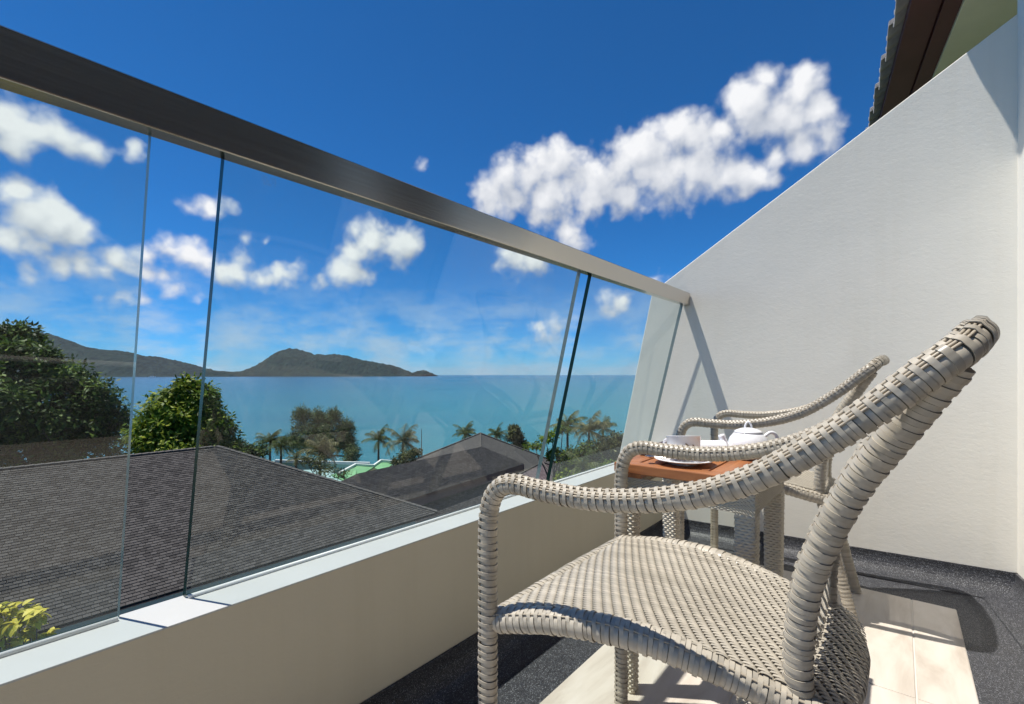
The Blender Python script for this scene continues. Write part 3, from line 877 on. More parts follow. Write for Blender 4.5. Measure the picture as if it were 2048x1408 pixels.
chair('wicker_armchair', (CO[0], CO[1], 0.0), 0.0, 'large near beige wicker armchair in the foreground facing the sea', True)
chair('wicker_armchair', (CO[0] - 0.114, CO[1] + 1.205, 0.0), R(2.0), 'far beige wicker armchair between the side table and white end wall', False)

# ---- side table
TX0, TX1, TY0, TY1 = -0.575, -0.235, 1.125, 1.485
ZT = 0.603
tb = empty('side_table', ((TX0 + TX1) / 2, (TY0 + TY1) / 2, 0.0072), 'small wicker side table with slatted teak top between the armchairs', 'table')
tcx, tcy = (TX0 + TX1) / 2, (TY0 + TY1) / 2
for (y_, nm) in ((TY0 + 0.019, 'frame_board'), (TY1 - 0.019, 'frame_board')):
    m = MB(); m.box((tcx, y_, ZT - 0.0125), (TX1 - TX0, 0.038, 0.025)); bevel(m.build(nm, 'teak_x', tb), 0.003, 2)
NS = 6
for k in range(NS):
    a = TX0 + k * (TX1 - TX0) / NS; b = TX0 + (k + 1) * (TX1 - TX0) / NS
    m = MB()
    m.box(((a + b) / 2, tcy, ZT - 0.0120), (b - a - 0.005, TY1 - TY0 - 0.079, 0.024))
    bevel(m.build('slat', 'teak', tb), 0.0025, 2)
for x in (TX0 + 0.05, TX1 - 0.05):
    m = MB(); m.box((x, tcy, ZT - 0.031), (0.04, TY1 - TY0 - 0.02, 0.011)); m.build('batten', 'teak', tb)
def sq_ring(th, half, rnd=0.4):
    """a rounded square of half-width half as a radius"""
    c, s_ = np.abs(np.cos(th)), np.abs(np.sin(th))
    return half / (c ** 6 + s_ ** 6) ** (1 / 6.0)
def woven_leg(x, y, name):
    zs = np.arange(0.004, ZT - 0.09, 0.0068)
    n = 40
    th = np.linspace(0, 2 * np.pi, n, endpoint=False)
    m = MB()
    rows = []
    for i, z in enumerate(zs):
        half = 0.0175 + 0.006 * (z / 0.55)
        r = sq_ring(th, half)
        bump = 0.0019 * np.sin(5 * th * 2 + (i % 2) * np.pi)
        for k, (dz, dr) in enumerate(((-0.0034, -0.0022), (-0.0017, 0.0), (0.0017, 0.0), (0.0034, -0.0022))):
            rr = r + bump * (1 if dr == 0 else 0.2) + dr
            rows.append(np.stack([x + rr * np.cos(th), y + rr * np.sin(th), np.full(n, z + dz) + 0.0072], -1))
    V = np.stack(rows); k = len(V)
    idx = np.arange(k * n).reshape(k, n)
    q = np.stack([idx[:-1], np.roll(idx[:-1], -1, 1), np.roll(idx[1:], -1, 1), idx[1:]], -1).reshape(-1, 4)
    m.add_q(V.reshape(-1, 3), q)
    part = m.build(name, 'table_weave', tb, smooth=True)
    g = MB(); g.box((x, y, 0.0092), (0.026, 0.026, 0.006)); g.build('foot_glide', 'reed', part)
for x in (TX0 + 0.029, TX1 - 0.029):
    for y in (TY0 + 0.033, TY1 - 0.033):
        woven_leg(x, y, 'leg')
def woven_apron(p0, p1, n_out):
    """woven skirt from leg to leg with an arched foot"""
    p0 = np.array(p0); p1 = np.array(p1); L = np.linalg.norm(p1 - p0); d = (p1 - p0) / L; no = np.array(n_out, float)
    nu = int(L / 0.0018) + 1; u = np.linspace(0, L, nu)
    t = np.abs(u / L - 0.5) * 2
    foot = 0.045 + 0.060 * np.clip((t - 0.66) / 0.34, 0, 1) ** 2.4
    m = MB(); rows = []
    nrow = 15
    for i in range(nrow):
        for k, (dz, dr) in enumerate(((-0.5, -0.0016), (-0.24, 0.0), (0.24, 0.0), (0.5, -0.0016))):
            f = (i + 0.5 + dz) / nrow
            z = ZT - 0.037 - f * foot
            bp = 0.0016 * np.sin(u / 0.0068 * np.pi + (i % 2) * np.pi) * (1 if dr == 0 else 0.2) + dr
            rows.append(p0[None] + u[:, None] * d + bp[:, None] * no + np.stack([np.zeros(nu), np.zeros(nu), z], 1))
    V = np.stack(rows); k = len(V); idx = np.arange(k * nu).reshape(k, nu)
    q = np.stack([idx[:-1, :-1], idx[:-1, 1:], idx[1:, 1:], idx[1:, :-1]], -1).reshape(-1, 4)
    m.add_q(V.reshape(-1, 3), q)
    m.build('apron', 'table_weave', tb, smooth=True)
a0, a1, b0, b1 = TX0 + 0.008, TX1 - 0.008, TY0 + 0.012, TY1 - 0.012
woven_apron((a0, b0, 0), (a1, b0, 0), (0, -1, 0)); woven_apron((a0, b1, 0), (a1, b1, 0), (0, 1, 0))
woven_apron((a0, b0, 0), (a0, b1, 0), (-1, 0, 0)); woven_apron((a1, b0, 0), (a1, b1, 0), (1, 0, 0))

# ---- tea things
ZTT = ZT + 0.0008
sc_c = (-0.425, 1.212)
sa = empty('saucer', (*sc_c, ZTT), 'round white china saucer under the cup on the teak table', 'saucer')
m = MB(); m.lathe([(0.0, 0.004), (0.030, 0.004), (0.034, 0.0), (0.038, 0.0), (0.040, 0.004), (0.055, 0.008), (0.073, 0.0125), (0.0745, 0.014), (0.073, 0.0150), (0.055, 0.0110), (0.036, 0.0085), (0.0, 0.0075)], (*sc_c, ZTT), 48)
m.build('dish', 'china', sa, smooth=True)
cp = empty('tea_cup', (*sc_c, ZTT + 0.0085), 'white china cup with gold leaf print, rim dipping to one side', 'cup')
def cup_mesh():
    n = 48; th = np.linspace(0, 2 * np.pi, n, endpoint=False)
    prof = [(0.0, 0.001), (0.020, 0.001), (0.024, 0.0), (0.0370, 0.006), (0.0392, 0.018), (0.0405, 0.036), (0.0415, 0.055), (0.0422, 0.056), (0.0402, 0.055), (0.038, 0.036), (0.0345, 0.018), (0.028, 0.009), (0.0, 0.007)]
    V = []
    for (r, z) in prof:
        dip = 0.010 * np.clip(z / 0.055, 0, 1) ** 2 * (0.5 - 0.5 * np.cos(th + 0.9))
        V.append(np.stack([r * np.cos(th), r * np.sin(th), z * 1.12 + 0.004 - dip], -1))
    V = np.stack(V); k = len(V); idx = np.arange(k * n).reshape(k, n)
    q = np.stack([idx[:-1], np.roll(idx[:-1], -1, 1), np.roll(idx[1:], -1, 1), idx[1:]], -1).reshape(-1, 4)
    return V, q
V, q = cup_mesh()
m = MB(); m.add_q(V.reshape(-1, 3), q); m.build('bowl', 'china', cp, smooth=True, world=False)
m = MB(); m.lathe([(0.0, 0.020), (0.0340, 0.020)], (0, 0, 0), 32); m.build('tea', 'tea', cp, world=False)
hp = [(-0.036 - 0.0, 0.012, 0.046), (-0.050, 0.016, 0.047), (-0.058, 0.019, 0.038), (-0.054, 0.017, 0.024), (-0.034, 0.010, 0.020)]
m = MB(); m.tube(spline(hp, 0.003), 0.0032, 8); m.build('handle', 'china', cp, smooth=True, world=False)
# printed gold leaf band on the side towards the camera
m = MB()
def on_cup(th, z, lift=0.0005):
    r = np.interp(z, [0.006, 0.018, 0.036, 0.055], [0.0370, 0.0392, 0.0405, 0.0415]) + lift
    return (r * math.cos(th), r * math.sin(th), z + 0.004)
n = 12
for (ta, za, tb_, zb, w) in ((-1.15, 0.044, -0.45, 0.016, 0.0042), (-1.00, 0.030, -0.62, 0.014, 0.002), (-0.72, 0.041, -0.42, 0.028, 0.0018)):
    vv = []; ff = []
    for i in range(n):
        f = i / (n - 1); ww = w * math.sin(math.pi * (0.08 + 0.9 * f)) * 0.5
        th_ = ta + (tb_ - ta) * f; z_ = za + (zb - za) * f
        vv += [on_cup(th_, z_ - ww), on_cup(th_ + 0.06, z_ + ww)]
        if i: ff.append((2 * i - 2, 2 * i, 2 * i + 1, 2 * i - 1))
    m.add(vv, ff)
m.build('gold_print', 'gold', cp, world=False)
sp = empty('teaspoon', (sc_c[0] - 0.028, sc_c[1] - 0.044, ZTT + 0.0135), 'small steel teaspoon lying on the saucer beside the cup', 'spoon')
m = MB()
pts = spline([(-0.030, -0.006, 0.003), (-0.01, -0.004, 0.0035), (0.02, 0.0, 0.005), (0.058, 0.004, 0.008)], 0.004)
m.tube(pts, 0.0018, 8); m.build('spoon_handle', 'steel', sp, smooth=True, world=False)
m = MB(); m.lathe([(0.0, -0.003), (0.006, -0.002), (0.0105, 0.001), (0.0115, 0.0025), (0.0105, 0.0018), (0.0, -0.0015)], (-0.040, -0.0075, 0.003), 20); m.build('spoon_bowl', 'steel', sp, smooth=True, world=False)

tp_c = (-0.315, 1.395)
tp = empty('teapot', (*tp_c, ZTT), 'round white china teapot with looped lid knob and handle', 'teapot')
prof = [(0.0, 0.002), (0.028, 0.002), (0.031, 0.0), (0.034, 0.002), (0.044, 0.014), (0.0505, 0.030), (0.0510, 0.042), (0.046, 0.056), (0.037, 0.067), (0.034, 0.070), (0.033, 0.069)]
m = MB(); m.lathe(prof, (*tp_c, ZTT), 48); m.build('pot_body', 'china', tp, smooth=True)
m = MB(); m.lathe([(0.0350, 0.0705), (0.0355, 0.0725), (0.030, 0.0765), (0.020, 0.0805), (0.008, 0.083), (0.0, 0.0835)], (*tp_c, ZTT), 48); lid = m.build('lid', 'china', tp, smooth=True)
m = MB()
kx = np.array((math.cos(0.68), math.sin(0.68), 0))
ring = [np.array((*tp_c, ZTT + 0.082)) + kx * 0.009 * math.cos(a) + np.array((0, 0, 0.016 * math.sin(a))) for a in np.linspace(-0.05, math.pi + 0.05, 14)]
m.tube(ring, 0.0026, 8); m.build('knob', 'china', lid, smooth=True, world=True)
dS = -kx     # spout to the left as seen from the camera, handle to the right
c3 = np.array((*tp_c, ZTT))
sp_p = [c3 + dS * 0.040 + np.array((0, 0, 0.020)), c3 + dS * 0.058 + np.array((0, 0, 0.030)), c3 + dS * 0.066 + np.array((0, 0, 0.046)), c3 + dS * 0.073 + np.array((0, 0, 0.064))]
pts = spline(sp_p, 0.004)
m = MB(); m.tube(pts, np.interp(np.linspace(0, 1, len(pts)), [0, 0.6, 1], [0.015, 0.0088, 0.0085]), 14); m.build('spout', 'china', tp, smooth=True)
hp = [c3 - dS * 0.044 + np.array((0, 0, 0.060)), c3 - dS * 0.060 + np.array((0, 0, 0.070)), c3 - dS * 0.074 + np.array((0, 0, 0.064)), c3 - dS * 0.078 + np.array((0, 0, 0.046)), c3 - dS * 0.066 + np.array((0, 0, 0.028)), c3 - dS * 0.047 + np.array((0, 0, 0.022))]
m = MB(); m.tube(spline(hp, 0.003), 0.0045, 10); m.build('handle', 'china', tp, smooth=True)

# rolled towel on the table, seen between cup and pot
tw_c = np.array((-0.395, 1.318, ZTT + 0.0255))
tw = MB()
pts = [tw_c + kx * x for x in np.linspace(-0.042, 0.042, 29)]
tw.tube(pts, [0.0235 + 0.0012 * (i % 2) for i in range(29)], 20)
tag(tw.build('rolled_towel', 'cotton', None, smooth=True), 'small rolled white ribbed towel between cup and teapot', 'towel')
# maroon folder at the table's seaward edge
bk = empty('menu_folder', (-0.505, 1.345, ZTT), 'closed dark maroon leather folder at the table edge behind the cup', 'folder')
m = MB(); m.box((-0.505, 1.345, ZTT + 0.0030), (0.12, 0.17, 0.006)); bevel(m.build('cover', 'maroon', bk), 0.002)
m = MB(); m.box((-0.503, 1.345, ZTT + 0.0105), (0.112, 0.162, 0.009)); m.build('pages', 'cotton', bk)
m = MB(); m.box((-0.505, 1.345, ZTT + 0.0180), (0.12, 0.17, 0.006)); bevel(m.build('cover', 'maroon', bk), 0.002)
# ================================================================== OUTSIDE
def mat_leaf(name, dark, mid, light, trans=0.25):
    m, nt, b = newmat(name)
    f = piece_random(nt)
    c = ramp(nt, f, [(0.0, dark), (0.55, mid), (1.0, light)])
    tc = nd(nt, 'ShaderNodeTexCoord')
    n = nd(nt, 'ShaderNodeTexNoise', Scale=0.75, Detail=3.0); nt.links.new(tc.outputs['Object'], n.inputs['Vector'])
    tn = ramp(nt, n.outputs['Fac'], [(0.35, (0.6, 0.62, 0.6)), (0.65, (1.45, 1.4, 1.2))])
    mm = nd(nt, 'ShaderNodeMix', data_type='RGBA', blend_type='MULTIPLY'); mm.inputs['Factor'].default_value = 1.0
    nt.links.new(c, mm.inputs['A']); nt.links.new(tn, mm.inputs['B']); c = mm.outputs['Result']
    nt.links.new(c, b.inputs['Base Color'])
    b.inputs['Roughness'].default_value = 0.5; b.inputs['Specular IOR Level'].default_value = 0.18
    tr = nd(nt, 'ShaderNodeBsdfTranslucent'); nt.links.new(c, tr.inputs['Color'])
    mx = nd(nt, 'ShaderNodeMixShader'); mx.inputs[0].default_value = trans
    nt.links.new(b.outputs[0], mx.inputs[1]); nt.links.new(tr.outputs[0], mx.inputs[2])
    nt.links.new(mx.outputs[0], nt.nodes['Material Output'].inputs['Surface'])
    return m
M['leaf_dark'] = mat_leaf('dark_evergreen_leaf', (0.018, 0.040, 0.009), (0.050, 0.092, 0.018), (0.15, 0.21, 0.042))
M['leaf_mango'] = mat_leaf('bright_mango_leaf', (0.04, 0.085, 0.010), (0.12, 0.19, 0.018), (0.27, 0.31, 0.035), 0.3)
M['leaf_pine'] = mat_leaf('grey_needle', (0.042, 0.070, 0.034), (0.09, 0.13, 0.058), (0.18, 0.21, 0.10), 0.2)
M['leaf_palm'] = mat_leaf('palm_leaflet', (0.030, 0.052, 0.018), (0.085, 0.12, 0.035), (0.22, 0.23, 0.085), 0.2)
M['leaf_palm_pale'] = mat_leaf('dry_palm_leaflet', (0.06, 0.07, 0.03), (0.14, 0.14, 0.06), (0.28, 0.25, 0.12), 0.2)
M['leaf_olive'] = mat_leaf('olive_leaf', (0.03, 0.045, 0.015), (0.075, 0.09, 0.03), (0.17, 0.17, 0.075), 0.2)
M['leaf_yellow'] = mat_leaf('yellow_young_leaf', (0.25, 0.27, 0.03), (0.55, 0.50, 0.06), (0.80, 0.70, 0.18), 0.3)
M['bark'] = plain('grey_bark', (0.10, 0.085, 0.07), 0.9, 0.2, var=0.3, vscale=3, bump=0.6, bscale=10, bdist=0.02)

# ---- sea, ground
def mat_sea():
    m, nt, b = newmat('turquoise_sea')
    ge = nd(nt, 'ShaderNodeNewGeometry')
    # water deepens away from the shore and towards the left bay
    sp_ = nd(nt, 'ShaderNodeVectorMath', operation='DOT_PRODUCT'); nt.links.new(ge.outputs['Position'], sp_.inputs[0]); sp_.inputs[1].default_value = (-SY, CY, 0)
    lt = nd(nt, 'ShaderNodeVectorMath', operation='DOT_PRODUCT'); nt.links.new(ge.outputs['Position'], lt.inputs[0]); lt.inputs[1].default_value = (CY, SY, 0)
    lg = nd(nt, 'ShaderNodeMath', operation='LOGARITHM'); nt.links.new(sp_.outputs['Value'], lg.inputs[0]); lg.inputs[1].default_value = 10.0
    mp = nd(nt, 'ShaderNodeMapping'); mp.inputs['Rotation'].default_value = (0, 0, -YAW); nt.links.new(ge.outputs['Position'], mp.inputs['Vector'])
    mp2 = nd(nt, 'ShaderNodeMapping'); mp2.inputs['Scale'].default_value = (0.0035, 0.022, 1); nt.links.new(mp.outputs[0], mp2.inputs['Vector'])
    n = nd(nt, 'ShaderNodeTexNoise', Scale=1.0, Detail=6.0, Roughness=0.65); nt.links.new(mp2.outputs[0], n.inputs['Vector'])
    ad = nd(nt, 'ShaderNodeMath', operation='MULTIPLY_ADD'); nt.links.new(n.outputs['Fac'], ad.inputs[0]); ad.inputs[1].default_value = 1.3; nt.links.new(lg.outputs[0], ad.inputs[2])
    ra_ = nd(nt, 'ShaderNodeMath', operation='DIVIDE'); nt.links.new(lt.outputs['Value'], ra_.inputs[0]); nt.links.new(sp_.outputs['Value'], ra_.inputs[1])
    rb = nd(nt, 'ShaderNodeMath', operation='MULTIPLY_ADD'); nt.links.new(ra_.outputs[0], rb.inputs[0]); rb.inputs[1].default_value = -1.1; nt.links.new(ad.outputs[0], rb.inputs[2])
    mr = nd(nt, 'ShaderNodeMapRange'); nt.links.new(rb.outputs[0], mr.inputs['Value']); mr.inputs['From Min'].default_value = 2.7; mr.inputs['From Max'].default_value = 4.8
    c = ramp(nt, mr.outputs[0], [(0.0, (0.040, 0.195, 0.215)), (0.30, (0.029, 0.155, 0.198)), (0.65, (0.016, 0.105, 0.165)), (1.0, (0.011, 0.080, 0.150))])
    mp5 = nd(nt, 'ShaderNodeMapping'); mp5.inputs['Scale'].default_value = (0.06, 0.16, 1); nt.links.new(mp.outputs[0], mp5.inputs['Vector'])
    n5 = nd(nt, 'ShaderNodeTexNoise', Scale=1.0, Detail=6.0, Roughness=0.8); nt.links.new(mp5.outputs[0], n5.inputs['Vector'])
    c5 = ramp(nt, n5.outputs['Fac'], [(0.35, (0.84, 0.88, 0.90)), (0.65, (1.14, 1.10, 1.08))])  # light and dark of wave facets, with foam, put into the base colour
    m5 = nd(nt, 'ShaderNodeMix', data_type='RGBA', blend_type='MULTIPLY'); m5.inputs['Factor'].default_value = 1.0
    nt.links.new(c, m5.inputs['A']); nt.links.new(c5, m5.inputs['B']); c = m5.outputs['Result']
    nt.links.new(c, b.inputs['Base Color'])
    b.inputs['Roughness'].default_value = 0.2; b.inputs['Specular IOR Level'].default_value = 0.22
    mp3 = nd(nt, 'ShaderNodeMapping'); mp3.inputs['Scale'].default_value = (0.35, 0.8, 1); nt.links.new(mp.outputs[0], mp3.inputs['Vector'])
    w1 = nd(nt, 'ShaderNodeTexNoise', Scale=1.0, Detail=8.0, Roughness=0.65); nt.links.new(mp3.outputs[0], w1.inputs['Vector'])
    bp = nd(nt, 'ShaderNodeBump', Strength=0.9, Distance=0.7); nt.links.new(w1.outputs['Fac'], bp.inputs['Height']); nt.links.new(bp.outputs[0], b.inputs['Normal'])
    return m
M['sea'] = mat_sea()
ZSEA = -14.0
m = MB()
def cs(lat, dep, z): return (lat * CY - dep * SY, lat * SY + dep * CY, z)
rows = [40, 90, 200, 500, 1500, 5000, 12000]
for d0, d1 in zip(rows[:-1], rows[1:]):
    pass
V = [cs(l * d * 2.2, d, ZSEA) for d in rows for l in np.linspace(-1, 1, 9)]
Q = [(r_ * 9 + c_, r_ * 9 + c_ + 1, (r_ + 1) * 9 + c_ + 1, (r_ + 1) * 9 + c_) for r_ in range(len(rows) - 1) for c_ in range(8)]
m.add_q(V, Q)
tag(m.build('sea', 'sea'), kind='structure')

def mat_ground():
    m, nt, b = newmat('scrubby_ground')
    tc = nd(nt, 'ShaderNodeTexCoord')
    n = nd(nt, 'ShaderNodeTexNoise', Scale=0.5, Detail=8.0, Roughness=0.7); nt.links.new(tc.outputs['Object'], n.inputs['Vector'])
    c = ramp(nt, n.outputs['Fac'], [(0.35, (0.03, 0.045, 0.015)), (0.55, (0.07, 0.075, 0.03)), (0.75, (0.20, 0.16, 0.10))])
    nt.links.new(c, b.inputs['Base Color']); b.inputs['Roughness'].default_value = 0.95
    bp = nd(nt, 'ShaderNodeBump', Strength=0.8, Distance=0.3); nt.links.new(n.outputs['Fac'], bp.inputs['Height']); nt.links.new(bp.outputs[0], b.inputs['Normal'])
    return m
M['ground'] = mat_ground()
def ground_z(lat, dep):
    t = np.clip((dep - 10) / 72.0, 0, 1)
    return -8.0 - 6.6 * t ** 1.1 + 0.25 * np.sin(lat * 0.23) + 0.2 * np.sin(dep * 0.31 + lat * 0.1) - np.clip(dep - 78, 0, 20) * 0.1
la = np.linspace(-220, 160, 90); de = np.linspace(-40, 100, 60)
LA, DE = np.meshgrid(la, de)
V = np.stack([LA * CY - DE * SY, LA * SY + DE * CY, ground_z(LA, DE)], -1).reshape(-1, 3)
idx = np.arange(60 * 90).reshape(60, 90)
Q = np.stack([idx[:-1, :-1], idx[:-1, 1:], idx[1:, 1:], idx[1:, :-1]], -1).reshape(-1, 4)
m = MB(); m.add_q(V, Q); tag(m.build('ground', 'ground', smooth=True), kind='structure')
def gz(p):
    lat = p[0] * CY + p[1] * SY; dep = -p[0] * SY + p[1] * CY
    return float(ground_z(np.array(lat), np.array(dep)))

# ---- wooded headland and island
def mat_wood():
    m, nt, b = newmat('far_woodland')
    tc = nd(nt, 'ShaderNodeTexCoord')
    n = nd(nt, 'ShaderNodeTexNoise', Scale=0.022, Detail=9.0, Roughness=0.8); nt.links.new(tc.outputs['Object'], n.inputs['Vector'])
    c = ramp(nt, n.outputs['Fac'], [(0.36, (0.003, 0.008, 0.008)), (0.52, (0.012, 0.025, 0.021)), (0.70, (0.042, 0.058, 0.040))])
    nt.links.new(c, b.inputs['Base Color']); b.inputs['Roughness'].default_value = 0.95; b.inputs['Specular IOR Level'].default_value = 0.1
    return m
M['wood'] = mat_wood()
def vnoise(x, seed):
    r_ = np.random.default_rng(seed); t = r_.random(4096)
    i = np.floor(x).astype(int); f = x - i; f = f * f * (3 - 2 * f)
    return t[i % 4096] * (1 - f) + t[(i + 1) % 4096] * f
def vnoise2(x, y, seed):
    r_ = np.random.default_rng(seed); t = r_.random((256, 256))
    i = np.floor(x).astype(int); j = np.floor(y).astype(int); f = x - i; g = y - j
    f = f * f * (3 - 2 * f); g = g * g * (3 - 2 * g)
    a = t[i % 256, j % 256] * (1 - f) + t[(i + 1) % 256, j % 256] * f
    b = t[i % 256, (j + 1) % 256] * (1 - f) + t[(i + 1) % 256, (j + 1) % 256] * f
    return a * (1 - g) + b * g
def hill(name, outline, depth, back, label, seed, nl=420, nd_=60):
    """outline: (px, py) along the crest; stands at a distance and runs back"""
    o = np.array(outline, float)
    px = np.linspace(o[0, 0], o[-1, 0], nl)
    py = np.interp(px, o[:, 0], o[:, 1])
    lat = (px - 1024) / FPX * depth
    crest = np.maximum(EYE + (HOR - py) / FPX * depth - ZSEA, 0.5)
    j = np.linspace(0, 1, nd_)
    prof = np.sin(np.clip(j / 0.5, 0, 1) * np.pi / 2) ** 0.9 * np.where(j > 0.5, np.cos((j - 0.5) * np.pi) ** 0.8, 1)
    LAT, J = np.meshgrid(lat, j)
    step = depth * 2.0 / FPX
    nz = vnoise2(LAT / (step * 3.2), J * back / (step * 3.2), seed) * 0.6 + vnoise2(LAT / (step * 1.5), J * back / (step * 1.5), seed + 1) * 0.4
    big = vnoise2(LAT / (step * 26), J * back / (step * 26), seed + 2)
    Z = ZSEA - 0.5 + crest[None] * prof[:, None] * (0.86 + 0.16 * big) + step * 3.0 * (nz - 0.42) * np.clip(prof[:, None] * 4, 0, 1) * np.clip(crest[None] / (step * 4), 0.15, 1)
    # foot of the hill bows seaward
    DEP = depth + (J - 0.25) * back + 0.06 * back * (vnoise(LAT / (step * 30), seed + 3) - 0.5)
    V = np.stack([LAT * CY - DEP * SY, LAT * SY + DEP * CY, Z], -1).reshape(-1, 3)
    idx = np.arange(nl * nd_).reshape(nd_, nl)
    Q = np.stack([idx[:-1, :-1], idx[:-1, 1:], idx[1:, 1:], idx[1:, :-1]], -1).reshape(-1, 4)
    m = MB(); m.add_q(V, Q)
    h = m.build(name, 'wood', None, smooth=False)
    return tag(h, label, kind='structure')
hill('headland_hills', [(-260, 640), (-160, 634), (-80, 638), (0, 648), (50, 664), (95, 684), (130, 690), (165, 693), (200, 699), (235, 710), (268, 711), (300, 722), (335, 732), (360, 740), (400, 743), (440, 744), (470, 744), (484, 747), (490, 752)], 3300, 900,
     'long wooded headland sloping down to the sea at left', 11)
hill('island_hills', [(455, 748), (480, 740), (498, 730), (520, 714), (542, 699), (560, 694), (582, 698), (610, 706), (640, 707), (665, 707), (700, 713), (730, 720), (758, 727), (778, 733), (792, 741), (802, 746), (812, 747), (822, 744), (832, 740), (842, 744), (850, 749)], 3800, 900,
     'wooded island hill on the horizon', 21)

# ---- small boats on the bay
M['boat_white'] = plain('boat_white', (0.78, 0.78, 0.76), 0.4)
M['boat_dark'] = plain('boat_window', (0.03, 0.04, 0.05), 0.2)
def boat(px, dist, length, rz, label):
    p = spot(px, HOR + 14.83 * FPX / dist, dist)
    t = empty('motor_boat', (p.x, p.y, ZSEA), label, 'boat', 'boats off the headland', rz)
    m = MB(); L_ = length; b = L_ * 0.14
    sec = [(-0.5, 1.0, 0.11), (-0.1, 1.05, 0.11), (0.25, 0.8, 0.125), (0.5, 0.02, 0.16)]
    V = []; F_ = []
    for x, w, h in sec: V += [(x * L_, -b * w, h * L_), (x * L_, -b * w * 0.6, -0.03 * L_), (x * L_, b * w * 0.6, -0.03 * L_), (x * L_, b * w, h * L_)]
    for i in range(3):
        for k in range(4): F_.append((i * 4 + k, (i + 1) * 4 + k, (i + 1) * 4 + (k + 1) % 4, i * 4 + (k + 1) % 4))
    F_ += [(0, 1, 2, 3)[::-1], (12, 13, 14, 15)]
    m.add(V, F_); m.build('hull', 'boat_white', t, world=False)
    m = MB(); m.box((-0.08 * L_, 0, 0.17 * L_), (0.45 * L_, b * 1.4, 0.12 * L_)); c0 = m.build('cabin', 'boat_white', t, world=False)
    m = MB(); m.box((-0.08 * L_, 0, 0.18 * L_), (0.46 * L_, b * 1.43, 0.045 * L_)); m.build('window_band', 'boat_dark', c0, world=False)
boat(305, 2500, 34, YAW + 0.1, 'long pale boat moored below the headland in the pane gap')
boat(176, 2300, 14, YAW + 0.5, 'small white boat left of the pane edge off the headland')
boat(372, 2700, 22, YAW - 0.3, 'small white boat below the low end of the headland')

# ---- the near shingle roof
def mat_shingle(name, dark, light):
    m, nt, b = newmat(name)
    f = piece_random(nt)
    c = ramp(nt, f, [(0.0, dark), (0.45, tuple((a + b_) / 2 for a, b_ in zip(dark, light))), (1.0, light)])
    tc = nd(nt, 'ShaderNodeTexCoord')
    n = nd(nt, 'ShaderNodeTexNoise', Scale=40.0, Detail=3.0); nt.links.new(tc.outputs['Object'], n.inputs['Vector'])
    bp = nd(nt, 'ShaderNodeBump', Strength=0.5, Distance=0.004); nt.links.new(n.outputs['Fac'], bp.inputs['Height']); nt.links.new(bp.outputs[0], b.inputs['Normal'])
    nt.links.new(c, b.inputs['Base Color']); b.inputs['Roughness'].default_value = 0.85; b.inputs['Specular IOR Level'].default_value = 0.25
    return m
M['shingle'] = mat_shingle('charcoal_shingle', (0.036, 0.033, 0.032), (0.082, 0.076, 0.072))
M['shingle_base'] = plain('shingle_underlay', (0.02, 0.018, 0.02), 0.95, 0.1)
M['cap'] = plain('shingle_cap', (0.10, 0.092, 0.085), 0.9, 0.2, var=0.2, vscale=5)
M['white_wall'] = plain('house_white', (0.62, 0.60, 0.56), 0.8, var=0.05)

AX = spot(435, 893, 20.0)              # ridge end of the near house
SLP = 0.467
XR0, ZR0, YR1 = AX.x, AX.z, AX.y
YR0, XEAVE = YR1 - 12.0, XR0 + 6.6
WD = XEAVE - XR0
ZEAVE = ZR0 - SLP * WD
h1 = empty('shingle_house', (XR0, YR1 - 6, gz((XR0, YR1 - 6))), 'low house with big charcoal shingle hip roof just beyond the sill', 'house')
m = MB()
A_ = (XR0, YR0, ZR0); B_ = (XR0, YR1, ZR0)
m.add([A_, B_, (XEAVE, YR1 + WD, ZEAVE), (XEAVE, YR0 - WD, ZEAVE), (XR0 - WD, YR1 + WD, ZEAVE), (XR0 - WD, YR0 - WD, ZEAVE)],
      [(3, 2, 1, 0), (0, 1, 4, 5), (1, 2, 4), (0, 5, 3), (2, 3, 5, 4)])
rb_ = m.build('roof', 'shingle_base', h1)
m = MB(); m.box((XR0, (YR0 + YR1) / 2, ZEAVE - 1.9), (2 * WD - 1.6, YR1 - YR0 + 2 * WD - 1.6, 3.75)); m.build('wall', 'white_wall', h1)
# shingle tabs in courses
SL = math.hypot(1, SLP); ex = np.array([1 / SL, 0, -SLP / SL]); ey = np.array([0, 1.0, 0]); ez = np.cross(ex, ey) * 1.0
ez = np.array([SLP / SL, 0, 1 / SL])
EXPO, TW = 0.118, 0.17
tm = MB(); tm.box((0, 0, 0), (EXPO * 1.25, TW * 0.94, 0.036)); tab_me = tm.mesh('shingle', 'shingle')
tabs = []
nrow = int(WD * SL / EXPO)
roof_rng = np.random.default_rng(3)
for i in range(nrow):
    s_ = (i + 0.5) * EXPO; x = XR0 + s_ / SL; run = x - XR0
    y0 = YR0 - run; y1 = YR1 + run
    off = (i % 2) * 0.5 * TW + roof_rng.uniform(-0.03, 0.03)
    for y in np.arange(max(y0, -2.5) + TW / 2, y1 - TW / 2, TW):
        tabs.append((x, y + off * (1 if y + off < y1 - TW / 2 else 0), ZR0 - SLP * run))
tabs = np.array(tabs)
tilt = -0.10
Rm = Matrix((Vector(ex), Vector(ey), Vector(ez))).transposed()
Rt = Rm @ Matrix.Rotation(-0.16, 3, 'Y')
lat = tabs[:, 0] * CY + tabs[:, 1] * SY; dep = -tabs[:, 0] * SY + tabs[:, 1] * CY
u_ = 1024 + FPX * lat / dep; v_ = HOR - FPX * (tabs[:, 2] - EYE) / dep
sill_line = 1309 - 0.3078 * u_
vis = (u_ > -10) & (v_ < sill_line + 6) & (u_ < 960)
order = np.argsort(np.where(vis, dep, 1e6))[:300]
isind = np.zeros(len(tabs), bool); isind[order] = True
jm = MB()
